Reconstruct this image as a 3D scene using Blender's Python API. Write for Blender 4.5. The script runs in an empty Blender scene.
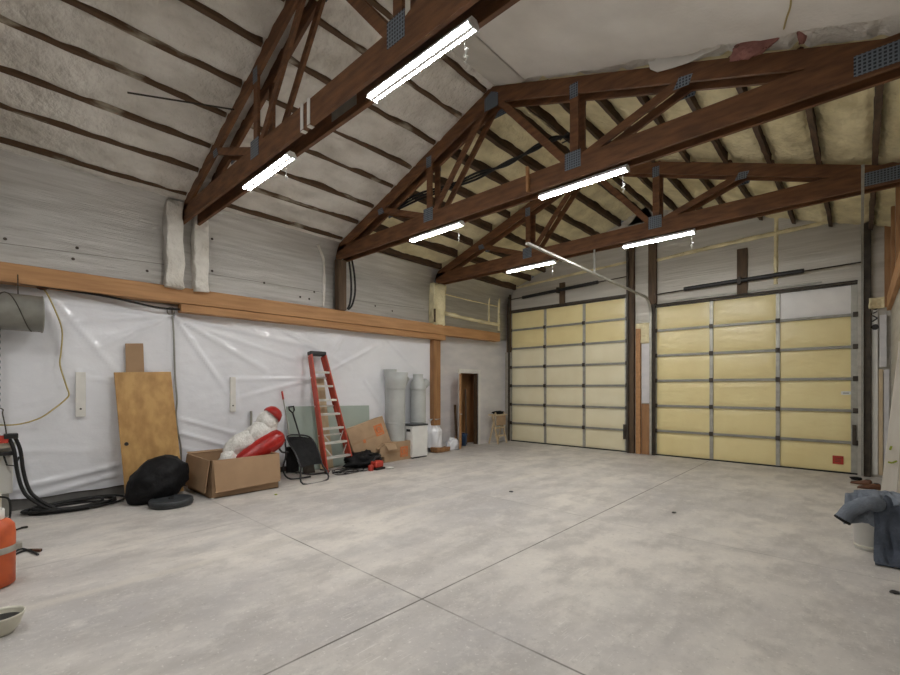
import bpy, bmesh, math, random
from mathutils import Vector, Matrix, noise
random.seed(7)
R = math.radians
SC = bpy.context.scene
COL = SC.collection

# ------------------------------------------------------------------ camera, world, exposure
CAM_H = 1.75
YAW = 42.785
cd = bpy.data.cameras.new('camera'); cam = bpy.data.objects.new('camera', cd); COL.objects.link(cam)
cam.location = (0, 0, CAM_H); cam.rotation_euler = (R(90), 0, R(YAW))
cd.sensor_width = 36; cd.lens = 444.2/900*36; cd.shift_y = 50/900; cd.clip_start = .05; cd.clip_end = 100
SC.camera = cam
w = bpy.data.worlds.new('world'); SC.world = w; w.use_nodes = True
bg = w.node_tree.nodes['Background']; bg.inputs[0].default_value = (.55, .65, .8, 1); bg.inputs[1].default_value = .15
SC.view_settings.view_transform = 'Standard'; SC.view_settings.look = 'None'
SC.view_settings.exposure = 0.06; SC.view_settings.gamma = 1; SC.view_settings.use_curve_mapping = False
TUBE = 178.0                       # emission strength of the fluorescent tubes
SC.cycles.use_denoising = True
SC.cycles.max_bounces = 8; SC.cycles.diffuse_bounces = 6; SC.cycles.glossy_bounces = 4
SC.cycles.caustics_reflective = False; SC.cycles.caustics_refractive = False

# ------------------------------------------------------------------ materials
def M(name, c1, c2=None, scale=4, stretch=(1, 1, 1), rough=.6, metal=0, bump=0, bscale=None, detail=5, lo=.35, hi=.65, spec=.5, bstretch=None, bdist=.02):
    m = bpy.data.materials.new(name); m.use_nodes = True
    nt = m.node_tree; N = nt.nodes; L = nt.links; b = N['Principled BSDF']
    b.inputs['Roughness'].default_value = rough; b.inputs['Metallic'].default_value = metal
    b.inputs['Specular IOR Level'].default_value = spec
    c2 = c2 or tuple(x*.8 for x in c1)
    tc = N.new('ShaderNodeTexCoord'); mp = N.new('ShaderNodeMapping'); mp.inputs['Scale'].default_value = stretch
    L.new(tc.outputs['Object'], mp.inputs[0])
    no = N.new('ShaderNodeTexNoise'); no.inputs['Scale'].default_value = scale; no.inputs['Detail'].default_value = detail
    L.new(mp.outputs[0], no.inputs['Vector'])
    mr = N.new('ShaderNodeMapRange'); mr.inputs['From Min'].default_value = lo; mr.inputs['From Max'].default_value = hi
    L.new(no.outputs['Fac'], mr.inputs['Value'])
    mx = N.new('ShaderNodeMix'); mx.data_type = 'RGBA'
    mx.inputs['A'].default_value = (*c1, 1); mx.inputs['B'].default_value = (*c2, 1)
    L.new(mr.outputs[0], mx.inputs['Factor']); L.new(mx.outputs['Result'], b.inputs['Base Color'])
    if bump:
        n2 = N.new('ShaderNodeTexNoise'); n2.inputs['Scale'].default_value = bscale or scale*4; n2.inputs['Detail'].default_value = 4
        mp2 = N.new('ShaderNodeMapping'); mp2.inputs['Scale'].default_value = bstretch or stretch
        L.new(tc.outputs['Object'], mp2.inputs[0]); L.new(mp2.outputs[0], n2.inputs['Vector'])
        bp = N.new('ShaderNodeBump'); bp.inputs['Strength'].default_value = bump; bp.inputs['Distance'].default_value = bdist
        L.new(n2.outputs['Fac'], bp.inputs['Height']); L.new(bp.outputs[0], b.inputs['Normal'])
    return m
def emis(name, col, s):
    m = bpy.data.materials.new(name); m.use_nodes = True
    b = m.node_tree.nodes['Principled BSDF']; b.inputs['Base Color'].default_value = (.8, .8, .8, 1)
    b.inputs['Emission Color'].default_value = (*col, 1); b.inputs['Emission Strength'].default_value = s
    return m

def concrete():
    m = bpy.data.materials.new('concrete'); m.use_nodes = True
    nt = m.node_tree; N = nt.nodes; L = nt.links; b = N['Principled BSDF']
    tc = N.new('ShaderNodeTexCoord')
    def nz(scale, st=(1, 1, 1), detail=6, rough=.6, rot=0):
        mp = N.new('ShaderNodeMapping'); mp.inputs['Scale'].default_value = st; mp.inputs['Rotation'].default_value = (0, 0, rot)
        L.new(tc.outputs['Object'], mp.inputs[0])
        n = N.new('ShaderNodeTexNoise'); n.inputs['Scale'].default_value = scale; n.inputs['Detail'].default_value = detail; n.inputs['Roughness'].default_value = rough
        L.new(mp.outputs[0], n.inputs['Vector']); return n.outputs['Fac']
    def rng(v, a, c, to0=0, to1=1):
        r = N.new('ShaderNodeMapRange'); r.inputs['From Min'].default_value = a; r.inputs['From Max'].default_value = c
        r.inputs['To Min'].default_value = to0; r.inputs['To Max'].default_value = to1
        L.new(v, r.inputs['Value']); return r.outputs[0]
    def mix(f, A, B, mode='MIX'):
        x = N.new('ShaderNodeMix'); x.data_type = 'RGBA'; x.blend_type = mode
        if isinstance(f, float): x.inputs['Factor'].default_value = f
        else: L.new(f, x.inputs['Factor'])
        for k, v in (('A', A), ('B', B)):
            if isinstance(v, tuple): x.inputs[k].default_value = (*v, 1)
            else: L.new(v, x.inputs[k])
        return x.outputs['Result']
    def math_(op, a, c=None):
        x = N.new('ShaderNodeMath'); x.operation = op
        for i, v in enumerate((a, c)):
            if v is None: continue
            if isinstance(v, (int, float)): x.inputs[i].default_value = v
            else: L.new(v, x.inputs[i])
        return x.outputs[0]
    c = mix(rng(nz(.55, (1, .6, 1)), .40, .62), (.71, .67, .615), (.48, .46, .448))
    c = mix(rng(nz(2.2, (1.2, .7, 1)), .45, .62, 0, .65), c, (.43, .405, .38))
    c = mix(rng(nz(5, (1, .6, 1), 9, .75), .50, .66, 0, .42), c, (.80, .77, .71))
    c = mix(rng(nz(14, (1, .7, 1), 9, .8), .53, .68, 0, .3), c, (.40, .38, .36))
    c = mix(rng(nz(30, detail=4), .60, .70, 0, .6), c, (.80, .78, .74))
    c = mix(rng(nz(16, detail=8, rough=.75), .35, .42, .35, 0), c, (.28, .26, .24))
    # pale tyre band and scraped white scratches
    sp = N.new('ShaderNodeSeparateXYZ'); L.new(tc.outputs['Object'], sp.inputs[0])
    wob = math_('MULTIPLY', math_('SUBTRACT', nz(.8), .5), .35)
    for x0, hw, s, colr in ((-4.85, .1, .55, (.68, .64, .57)), (-5.35, .22, .35, (.40, .39, .385)), (-3.95, .3, .25, (.41, .40, .395))):
        d = math_('ABSOLUTE', math_('SUBTRACT', math_('ADD', sp.outputs[0], wob), x0))
        c = mix(math_('MULTIPLY', rng(d, hw*.3, hw, s, 0), rng(nz(3, (1, .3, 1)), .3, .6)), c, colr)
    # fine pale scrapes inside worn patches
    scr = None
    for rot in (.4, -.25, 1.0):
        t = rng(nz(9, (7, .35, 1), 2, .5, rot), .675, .70)
        scr = t if scr is None else math_('MAXIMUM', scr, t)
    c = mix(math_('MULTIPLY', math_('MULTIPLY', scr, rng(nz(.9, detail=2), .56, .66)), .6), c, (.82, .80, .76))
    # saw-cut joints
    for ax, p in ((0, -2.667), (1, 2.54), (1, 5.66), (1, 8.8), (0, .6), (0, -5.93)):
        d = math_('ABSOLUTE', math_('SUBTRACT', sp.outputs[ax], p))
        k = 1.0 if p == -2.667 else .8 if p == 2.54 else .4
        c = mix(math_('MULTIPLY', rng(d, .004, .012, k, 0), rng(nz(.9), .42, .56, .7 if p == -2.667 else .3, 1)), c, (.12, .105, .09))
    L.new(c, b.inputs['Base Color'])
    L.new(rng(nz(3), .3, .7, .42, .62), b.inputs['Roughness'])
    b.inputs['Specular IOR Level'].default_value = .35
    bp = N.new('ShaderNodeBump'); bp.inputs['Strength'].default_value = .15; bp.inputs['Distance'].default_value = .01
    L.new(nz(40, detail=4), bp.inputs['Height']); L.new(bp.outputs[0], b.inputs['Normal'])
    return m

def gusset_mat():
    m = bpy.data.materials.new('nail_plate'); m.use_nodes = True
    nt = m.node_tree; N = nt.nodes; L = nt.links; b = N['Principled BSDF']
    tc = N.new('ShaderNodeTexCoord'); sp = N.new('ShaderNodeSeparateXYZ'); L.new(tc.outputs['Object'], sp.inputs[0])
    outs = []
    for i in (0, 2):
        a = N.new('ShaderNodeMath'); a.operation = 'MULTIPLY'; a.inputs[1].default_value = 30; L.new(sp.outputs[i], a.inputs[0])
        f = N.new('ShaderNodeMath'); f.operation = 'FRACT'; L.new(a.outputs[0], f.inputs[0])
        g = N.new('ShaderNodeMath'); g.operation = 'GREATER_THAN'; g.inputs[1].default_value = .4; L.new(f.outputs[0], g.inputs[0]); outs.append(g.outputs[0])
    mu = N.new('ShaderNodeMath'); mu.operation = 'MULTIPLY'; L.new(outs[0], mu.inputs[0]); L.new(outs[1], mu.inputs[1])
    mx = N.new('ShaderNodeMix'); mx.data_type = 'RGBA'; mx.inputs['A'].default_value = (.20, .235, .28, 1); mx.inputs['B'].default_value = (.035, .045, .06, 1)
    L.new(mu.outputs[0], mx.inputs['Factor']); L.new(mx.outputs['Result'], b.inputs['Base Color'])
    b.inputs['Metallic'].default_value = .35; b.inputs['Roughness'].default_value = .5
    return m

MT = dict(
    concrete=concrete(), plate=gusset_mat(),
    truss=M('truss_timber', (.20, .086, .033), (.105, .043, .017), 3, (1, 1, 5), .65, bump=.2, bscale=30),
    purlin=M('purlin_timber', (.10, .055, .028), (.045, .024, .011), 3, (4, 1, 4), .75, bump=.3),
    purlinw=M('purlin_oversprayed', (.115, .066, .035), (.42, .37, .29), 1.6, (2, .8, 2), .8, bump=.4, lo=.56, hi=.64),
    beam=M('beam_timber', (.50, .27, .115), (.38, .19, .075), 2.5, (4, .5, 6), .6, bump=.15),
    post=M('post_timber', (.38, .20, .085), (.27, .13, .05), 3, (4, 4, .5), .6, bump=.15),
    darkwood=M('dark_timber', (.12, .075, .04), (.06, .035, .018), 3, (4, 4, .6), .7),
    ply=M('plywood', (.56, .34, .125), (.40, .22, .07), 3.2, (1, 2.2, 1.3), .5, lo=.38, hi=.66, detail=8),
    pine=M('pine_board', (.62, .5, .33), (.52, .4, .25), 3, (5, 5, .6), .6),
    card=M('cardboard', (.40, .26, .15), (.35, .225, .13), 3, rough=.8),
    card2=M('cardboard_aged', (.45, .31, .19), (.36, .245, .15), 4, rough=.8),
    orange_print=M('orange_print', (.62, .2, .07), (.55, .17, .06), 9, rough=.8),
    foamw=M('spray_foam_white', (.88, .85, .79), (.60, .565, .50), 2.6, (1, .6, 1), .85, bump=1, bscale=9, bstretch=(1, 1, 1), lo=.38, hi=.72, detail=10, bdist=.06),
    foamy=M('spray_foam_yellow', (.90, .81, .53), (.60, .52, .30), 2.8, (1, .7, 1), .85, bump=1, bscale=9, lo=.38, hi=.72, detail=10, bdist=.06),
    board=M('white_faced_board', (.84, .81, .76), (.76, .73, .68), 2.5, rough=.7, bump=.25, bscale=30, detail=8),
    boardgrey=M('grey_faced_board', (.66, .63, .57), (.6, .575, .52), 3, rough=.75, bump=.2, bscale=25),
    foil=M('foil_insulation', (.63, .62, .595), (.47, .455, .43), 1.6, (1, .7, 12), .33, .85, bump=.7, bscale=4, bstretch=(1, .8, 26), lo=.3, hi=.7),
    foildull=M('foil_insulation_dull', (.58, .555, .50), (.48, .455, .40), 1.2, (.5, 1, 9), .5, .25, bump=.6, bscale=3, bstretch=(.35, 1, 14)),
    wallgrey=M('grey_lining', (.72, .70, .70), (.62, .61, .62), 1.6, (1, 1, 3), .55, .1, bump=.25, bscale=6),
    poly=M('polythene_sheet', (.88, .895, .94), (.82, .835, .885), .8, rough=.2, bump=.45, bscale=2.6, spec=.6, bstretch=(1, 1, 1.6), bdist=.03),
    panel=M('door_panel_foam', (.90, .78, .42), (.84, .71, .36), 1.1, (1.5, 1, 1), .3, bump=.5, bscale=2.2, bstretch=(1.5, 1, 2.5), bdist=.03),
    panelpale=M('door_panel_pale', (.88, .82, .60), (.83, .76, .53), 1.1, (1.5, 1, 1), .32, bump=.4, bscale=2.2, bstretch=(1.5, 1, 2.5), bdist=.03),
    panelwhite=M('door_panel_white', (.86, .85, .83), (.8, .79, .77), 3, rough=.4),
    galv=M('galvanised', (.46, .45, .40), (.36, .35, .31), 8, rough=.45, metal=.55),
    galvd=M('galvanised_dull', (.34, .335, .30), (.27, .265, .235), 6, rough=.5, metal=.35),
    duct=M('duct_metal', (.56, .58, .57), (.47, .49, .48), 3, rough=.55, metal=.2, bump=.2, bscale=5),
    steel=M('dark_steel', (.075, .06, .045), (.04, .032, .025), 6, rough=.55, metal=.3),
    alu=M('aluminium', (.82, .82, .80), (.7, .7, .68), 6, rough=.35, metal=.6),
    black=M('black_plastic', (.018, .018, .02), (.012, .012, .013), 6, rough=.4),
    blackcloth=M('black_cloth', (.006, .006, .007), (.010, .010, .011), 12, rough=.6, bump=.8, bscale=7, spec=.18, bdist=.03),
    rubber=M('black_rubber', (.012, .012, .012), (.02, .02, .02), 6, rough=.5, spec=.3),
    sill=M('shade_darkened_sill', (.17, .165, .155), (.11, .105, .10), 4, rough=.8),  # grey darkened to carry the shade under the plastic sheet
    grillgrey=M('dark_grey_disc', (.05, .055, .06), (.035, .04, .045), 8, rough=.5),
    red=M('glossy_red', (.42, .016, .012), (.30, .010, .008), 6, rough=.28, bump=.35, bscale=14),
    redpaint=M('red_paint', (.50, .05, .03), (.42, .04, .025), 8, rough=.45),
    fibre=M('orange_fibreglass', (.48, .068, .038), (.40, .052, .03), 6, rough=.42),
    orange=M('orange_enamel', (.60, .115, .03), (.42, .07, .02), 6, rough=.5, lo=.45, hi=.7),
    white=M('white_plastic', (.82, .82, .80), (.77, .77, .75), 4, rough=.4),
    fluff=M('white_fleece', (.82, .81, .78), (.70, .69, .65), 12, rough=.9, bump=.9, bscale=26),
    cream=M('cream_plastic', (.70, .68, .58), (.62, .6, .5), 5, rough=.5),
    whitepaint=M('white_paint', (.80, .79, .75), (.72, .71, .67), 5, rough=.5),
    whiteboard=M('whitewashed_board', (.78, .74, .67), (.70, .65, .57), 2.5, (4, 4, .5), .6),
    green=M('green_plasterboard', (.40, .47, .42), (.36, .43, .385), 2, rough=.8),
    greenmark=M('green_marker', (.35, .42, .03), rough=.6),
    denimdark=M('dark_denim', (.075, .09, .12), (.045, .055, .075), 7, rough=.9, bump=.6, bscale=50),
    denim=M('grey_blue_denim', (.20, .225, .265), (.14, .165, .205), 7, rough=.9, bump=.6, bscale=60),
    brownleather=M('brown_leather', (.16, .065, .03), (.09, .035, .018), 8, rough=.55),
    sole=M('pale_sole', (.55, .5, .42), rough=.7),
    blue=M('blue_plastic', (.03, .09, .22), (.02, .06, .16), 5, rough=.4),
    yellow=M('yellow_cable', (.50, .40, .16), (.44, .34, .13), 5, rough=.5),
    pink=M('pink_glass_wool', (.42, .20, .17), (.34, .15, .13), 12, rough=.95, bump=.8, bscale=30),
    fixture=M('white_enamel', (.85, .85, .84), (.82, .82, .81), 5, rough=.35),
    tube=emis('fluorescent_tube', (1, .99, .965), TUBE),
    ground=M('bare_ground', (.2, .19, .17), rough=.9),
    clear=M('pale_string', (.8, .8, .76), rough=.6),
)

# ------------------------------------------------------------------ mesh builder
class MB:
    def __init__(s): s.v = []; s.f = []; s.sm = []; s.mi = []
    def add(s, vs, fs, smooth=False, mi=0):
        o = len(s.v); s.v += [Vector(v) for v in vs]
        for f in fs: s.f.append([i+o for i in f]); s.sm.append(smooth); s.mi.append(mi)
        return s
    def box(s, c, d, rot=None, mi=0):
        x, y, z = d[0]/2, d[1]/2, d[2]/2
        vs = [Vector(p) for p in ((-x,-y,-z),(x,-y,-z),(x,y,-z),(-x,y,-z),(-x,-y,z),(x,-y,z),(x,y,z),(-x,y,z))]
        if rot: 
            m = rot if isinstance(rot, Matrix) else (Matrix.Rotation(rot[2],3,'Z') @ Matrix.Rotation(rot[1],3,'Y') @ Matrix.Rotation(rot[0],3,'X'))
            vs = [m @ v for v in vs]
        c = Vector(c)
        return s.add([v+c for v in vs], [(3,2,1,0),(4,5,6,7),(0,1,5,4),(1,2,6,5),(2,3,7,6),(3,0,4,7)], mi=mi)
    def mm(s, a, b, mi=0):
        return s.box([(a[i]+b[i])/2 for i in range(3)], [abs(b[i]-a[i]) for i in range(3)], mi=mi)
    def bar(s, p0, p1, wd, th, up=(0,0,1), mi=0):
        p0, p1 = Vector(p0), Vector(p1); d = p1-p0; l = d.length; d.normalize(); up = Vector(up)
        sx = d.cross(up)
        if sx.length < 1e-4: sx = d.cross(Vector((1,0,0)))
        sx.normalize(); uz = sx.cross(d).normalized()
        return s.box((p0+p1)/2, (wd, l, th), Matrix((sx, d, uz)).transposed(), mi)
    def prism(s, poly, a, b, axis='y', mi=0):
        n = len(poly)
        def P(p, t): return (p[0], t, p[1]) if axis == 'y' else ((t, p[0], p[1]) if axis == 'x' else (p[0], p[1], t))
        vs = [P(p, a) for p in poly]+[P(p, b) for p in poly]
        fs = [list(range(n))[::-1], list(range(n, 2*n))]+[(i, (i+1) % n, n+(i+1) % n, n+i) for i in range(n)]
        return s.add(vs, fs, mi=mi)
    def tube(s, pts, r, n=8, closed=False, mi=0):
        pts = [Vector(p) for p in pts]; k = len(pts); vs = []; prev = None
        for i, p in enumerate(pts):
            if closed: d = pts[(i+1) % k]-pts[i-1]
            else: d = pts[min(i+1, k-1)]-pts[max(i-1, 0)]
            d.normalize()
            a = prev if prev is not None else (Vector((0,0,1)) if abs(d.z) < .9 else Vector((1,0,0)))
            a = (a-d*a.dot(d)); a.normalize(); prev = a; b = d.cross(a)
            rr = r[i] if isinstance(r, (list, tuple)) else r
            vs += [p+(a*math.cos(t)+b*math.sin(t))*rr for t in [2*math.pi*j/n for j in range(n)]]
        fs = []
        for i in range(k if closed else k-1):
            i2 = (i+1) % k
            for j in range(n): fs.append((i*n+j, i*n+(j+1) % n, i2*n+(j+1) % n, i2*n+j))
        s.add(vs, fs, True, mi)
        if not closed: o = len(s.v)-len(vs); s.f += [[o+j for j in range(n)][::-1], [o+(k-1)*n+j for j in range(n)]]; s.sm += [False]*2; s.mi += [mi]*2
        return s
    def lathe(s, prof, c=(0,0,0), rot=None, n=24, smooth=True, mi=0, sx=1, sy=1):
        c = Vector(c); vs = []
        for r, z in prof:
            for j in range(n):
                v = Vector((r*sx*math.cos(2*math.pi*j/n), r*sy*math.sin(2*math.pi*j/n), z))
                vs.append((rot @ v if rot else v)+c)
        k = len(prof); fs = []
        for i in range(k-1):
            for j in range(n): fs.append((i*n+j, i*n+(j+1) % n, (i+1)*n+(j+1) % n, (i+1)*n+j))
        s.add(vs, fs, smooth, mi)
        o = len(s.v)-len(vs); s.f += [[o+j for j in range(n)][::-1], [o+(k-1)*n+j for j in range(n)]]; s.sm += [False]*2; s.mi += [mi]*2
        return s
    def grid(s, fn, nu, nv, smooth=True, mi=0, flip=False):
        vs = [fn(i/nu, j/nv) for j in range(nv+1) for i in range(nu+1)]
        fs = []
        for j in range(nv):
            for i in range(nu):
                a = j*(nu+1)+i; q = (a, a+1, a+nu+2, a+nu+1); fs.append(q[::-1] if flip else q)
        return s.add(vs, fs, smooth, mi)
    def blob(s, c, r, nz=.15, ns=2.5, n=28, seed=0, flat=None, fn=None):
        c = Vector(c); vs = []; m = n//2
        for i in range(m+1):
            th = math.pi*i/m
            for j in range(n):
                ph = 2*math.pi*j/n
                d = Vector((math.sin(th)*math.cos(ph), math.sin(th)*math.sin(ph), math.cos(th)))
                k = 1+nz*noise.noise(d*ns+Vector((seed, 0, 0)))+nz*.5*noise.noise(d*ns*2.7+Vector((0, seed, 0)))
                p = Vector((d.x*r[0]*k, d.y*r[1]*k, d.z*r[2]*k))
                if fn: p = fn(p)
                p = p+c
                if flat is not None and p.z < flat: p.z = flat+(p.z-flat)*.02
                vs.append(p)
        fs = [(i*n+j, (i+1)*n+j, (i+1)*n+(j+1) % n, i*n+(j+1) % n) for i in range(m) for j in range(n)]
        return s.add(vs, fs, True)
    def build(s, name, mat, parent=None, bevel=0, local=False):
        inv = ORIGIN.get(parent.as_pointer()) if (parent is not None and not local) else None
        vs = [inv @ v for v in s.v] if inv else s.v
        me = bpy.data.meshes.new(name); me.from_pydata([tuple(v) for v in vs], [], s.f)
        for m in (mat if isinstance(mat, (list, tuple)) else [mat]): me.materials.append(m)
        for p, sm, mi in zip(me.polygons, s.sm, s.mi): p.use_smooth = sm; p.material_index = mi
        bm = bmesh.new(); bm.from_mesh(me); bmesh.ops.remove_doubles(bm, verts=bm.verts, dist=1e-6)
        bmesh.ops.recalc_face_normals(bm, faces=bm.faces); bm.to_mesh(me); bm.free()
        o = bpy.data.objects.new(name, me); COL.objects.link(o)
        if parent is not None:
            o.parent = parent; ORIGIN[o.as_pointer()] = ORIGIN.get(parent.as_pointer(), Matrix())
        else: ORIGIN[o.as_pointer()] = Matrix()
        if bevel:
            b = o.modifiers.new('bevel', 'BEVEL'); b.width = bevel; b.segments = 2; b.limit_method = 'ANGLE'
        return o
ORIGIN = {}
def tag(o, label=None, cat=None, group=None, kind=None):
    for k, v in (('label', label), ('category', cat), ('group', group), ('kind', kind)):
        if v: o[k] = v
    return o
def thing(name, label, cat, loc=(0,0,0), rotz=0, group=None):
    o = bpy.data.objects.new(name, None); COL.objects.link(o); o.empty_display_size = .1
    o.location = loc; o.rotation_euler = (0, 0, rotz)
    ORIGIN[o.as_pointer()] = (Matrix.Translation(loc) @ Matrix.Rotation(rotz, 4, 'Z')).inverted()
    return tag(o, label, cat, group)
def struct(mb, name, mat, label, cat, bevel=0):
    return tag(mb.build(name, mat, bevel=bevel), label, cat, kind='structure')
def single(mb, name, mat, label, cat, group=None, bevel=0):
    return tag(mb.build(name, mat, bevel=bevel), label, cat, group)
def dup(root, loc, label):
    r = root.copy(); COL.objects.link(r); r.location = loc; r['label'] = label
    for ch in root.children:
        c = ch.copy(); COL.objects.link(c); c.parent = r
        for g in ch.children:
            d = g.copy(); COL.objects.link(d); d.parent = c
    return r
def smooth_path(pts, k=6):
    P = [Vector(p) for p in pts]; out = []
    for i in range(len(P)-1):
        a, b, c, d = P[max(i-1, 0)], P[i], P[i+1], P[min(i+2, len(P)-1)]
        for j in range(k):
            t = j/k
            out.append(.5*((2*b)+(c-a)*t+(2*a-5*b+4*c-d)*t*t+(3*b-a-3*c+d)*t**3))
    return out+[P[-1]]
def rotm(axis, deg): return Matrix.Rotation(R(deg), 3, axis)
# measured sight lines: a point of the place from its bearing and one known coordinate
_c, _s = math.cos(R(YAW)), math.sin(R(YAW))
def _ray(u, v):
    l = (u-450)/444.2; return Vector((_c*l-_s, _s*l+_c, (387.5-v)/444.2))
def onx(u, v, x): r = _ray(u, v); t = x/r.x; return Vector((x, r.y*t, CAM_H+r.z*t))
def ony(u, v, y): r = _ray(u, v); t = y/r.y; return Vector((r.x*t, y, CAM_H+r.z*t))
def flo(u, v): r = _ray(u, v); t = -CAM_H/r.z; return Vector((r.x*t, r.y*t, 0))

# ------------------------------------------------------------------ dimensions
CX = -4.15; XR = .42; YF = 12.04; YB = -4.5
def xw(y): return -8.95+.0275*y          # left wall face
def xp(y): return -8.82+.02*y            # face of the polythene on it
def xu(y): return -8.60+.006*y          # face of the foil above the beam
def rz(x): return 6.42-.358*abs(x-CX)    # underside of the roof deck
TY = [2.46, 5.48, 8.56]

# ------------------------------------------------------------------ shell
struct(MB().mm((-10.5, YB-.3, -.2), (2.2, YF+1.2, 0)), 'floor', MT['concrete'], 'worn grey concrete slab with saw-cut joints and pale scrapes', 'floor')
struct(MB().mm((-60, -60, -.3), (60, 60, -.21)), 'ground', MT['ground'], 'bare ground outside the garage under the slab', 'ground')

# left wall: lower lining (with the doorway) and upper foil
DY0, DY1, DZ = 9.80, 10.62, 2.18
def wallslab(mb, y0, y1, z0, z1, off=0, th=.16):
    mb.add([(xw(y0)+off, y0, z0), (xw(y1)+off, y1, z0), (xw(y1)+off, y1, z1), (xw(y0)+off, y0, z1),
            (xw(y0)-th, y0, z0), (xw(y1)-th, y1, z0), (xw(y1)-th, y1, z1), (xw(y0)-th, y0, z1)],
           [(0,1,2,3), (7,6,5,4), (0,4,5,1), (3,2,6,7), (1,5,6,2), (0,3,7,4)])
m = MB(); wallslab(m, YB, DY0, 0, 3.35); wallslab(m, DY1, YF, 0, 3.35); wallslab(m, DY0, DY1, DZ, 3.35)
lw = m.build('wall_left', MT['wallgrey']); tag(lw, 'long left wall, grey lining below and crinkled silver foil above the beam', 'wall', kind='structure')
m = MB()
def lining(a, b):
    y = YB+(YF-YB)*a; z = 3.3+1.62*b
    return (xu(y)+.22*max(0, (z-4.35)/.57)**2+.006*noise.noise(Vector((y*1.2, z*6, 5))), y, z)
m.grid(lining, 120, 40); m.add([(xu(YB)-.06, YB, 3.3), (xu(YF)-.06, YF, 3.3), (xu(YF)-.06, YF, 5.0), (xu(YB)-.06, YB, 5.0)], [(0,1,2,3)])
ul = m.build('upper_lining', MT['foil'], lw); ul['label'] = 'crinkled silver foil insulation above the beam'
def onfoil(u, v):
    r = _ray(u, v); t = -8.60/(r.x-.006*r.y); return Vector((-8.60+.006*r.y*t+.008, r.y*t, CAM_H+r.z*t))
for u, v in ((5, 239), (77, 248), (73, 259), (147, 271), (78, 180), (152, 204), (212, 239), (212, 271), (264, 283), (314, 292), (300, 297), (309, 299), (375, 306), (392, 311)):
    MB().lathe([(.022, 0), (.02, .006)], onfoil(u, v), rotm('Y', 90), 10).build('washer', MT['steel'], ul)
for a, b in (((0, 243), (168, 265)), ((198, 272), (326, 293)), ((352, 300), (424, 309))):
    MB().bar(onfoil(*a), onfoil(*b), .008, .012, (0, 0, 1)).build('tape_seam', MT['galvd'], ul)
# back walls and the wider bay behind the camera
struct(MB().mm((-9.3, YB-.15, 0), (2.2, YB, 6.6)), 'wall_back', MT['foildull'], 'foil lined wall behind the camera', 'wall')
# right wall
m = MB().mm((XR, 1.0, 0), (XR+.15, YF, 4.85)); m.mm((2.0, YB, 0), (2.15, 1.0, 4.6)); m.mm((XR+.15, .85, 0), (2.0, 1.0, 4.7))
struct(m, 'wall_right', MT['foildull'], 'foil lined right wall seen edge-on beside the leaning white board', 'wall')
# far wall with two door openings
LX0, LX1, LZ = -8.46, -4.61, 4.226
RX0, RX1, RZ = -3.93, -.052, 3.867
m = MB(); T = YF+.16
m.mm((-9.1, YF, 0), (LX0, T, 6.2)); m.mm((LX1, YF, 0), (RX0, T, 6.5)); m.mm((RX1, YF, 0), (XR+.15, T, 5.0))
m.prism([(LX0, LZ), (LX1, LZ), (LX1, 6.3), (LX0, 4.9)], YF, T); m.prism([(RX0, RZ), (RX1, RZ), (RX1, 5.0), (RX0, 6.5)], YF, T)
m.prism([(-4.61, 6.1), (RX0, 6.1), (CX, 6.55)], YF, T)
struct(m, 'wall_far', MT['foildull'], 'far end wall of dull foil insulation around the two garage doors', 'wall')

# ceiling foam, both slopes
PX = [.45+.57*k for k in range(8)]            # purlin offsets from the left eave
PURL = [-8.23, -7.66, -7.14, -6.54, -6.02, -5.41, -4.82, -4.30]
PURR = [.14, -.46, -1.06, -1.65, -2.22, -2.80, -3.38, -3.98]
def foam(side, name, label):
    m = MB()
    pu = PURL if side < 0 else PURR
    xo = -9.3 if side < 0 else 2.2
    nu, nv = 220, 330
    for mi, (y0, y1) in enumerate(((YB, 5.62), (5.62, YF+.1))):
        nvv = int(nv*(y1-y0)/(YF-YB))
        def fn(a, b):
            x = CX+(xo-CX)*a; y = y0+(y1-y0)*b
            pn = min(pu, key=lambda p: abs(x-p)); d = abs(x-pn+.022*noise.noise(Vector((pn*3, y*1.3, 0)))+.012*noise.noise(Vector((pn*3, y*4.3, 2))))
            q = Vector((x*2.2, y*1.4, 3.7*side))
            n1 = noise.noise(q)+.5*noise.noise(q*2.3)+.3*noise.noise(q*5.1)
            rec = (.06+.05*noise.noise(Vector((pn*5, y*1.1, 4)))+.03*noise.noise(Vector((pn*5, y*4.5, 6))))*math.exp(-(d/(.05 if mi == 0 else .07))**2)
            z = rz(x)+(.0 if mi == 0 else .055)+.034*n1+(.05 if side > 0 and mi == 0 else 0)+rec-(0.012 if mi == 0 else 0)*math.cos(min(d, .28)/.28*math.pi)
            return (x, y, z)
        m.grid(fn, nu, nvv, True, mi)
    # roof deck above so that nothing leaks in
    m.add([(CX, YB-.2, 6.78), (xo, YB-.2, rz(xo)+.36), (xo, YF+.3, rz(xo)+.36), (CX, YF+.3, 6.78)], [(0,1,2,3)], False, 0)
    return struct(m, name, [MT['foamw'], MT['foamy']], label, 'ceiling')
foam(-1, 'ceiling_left', 'left roof slope of sprayed foam, off white near and yellow far')
foam(1, 'ceiling_right', 'right roof slope of yellow sprayed foam beyond the second truss')

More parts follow.
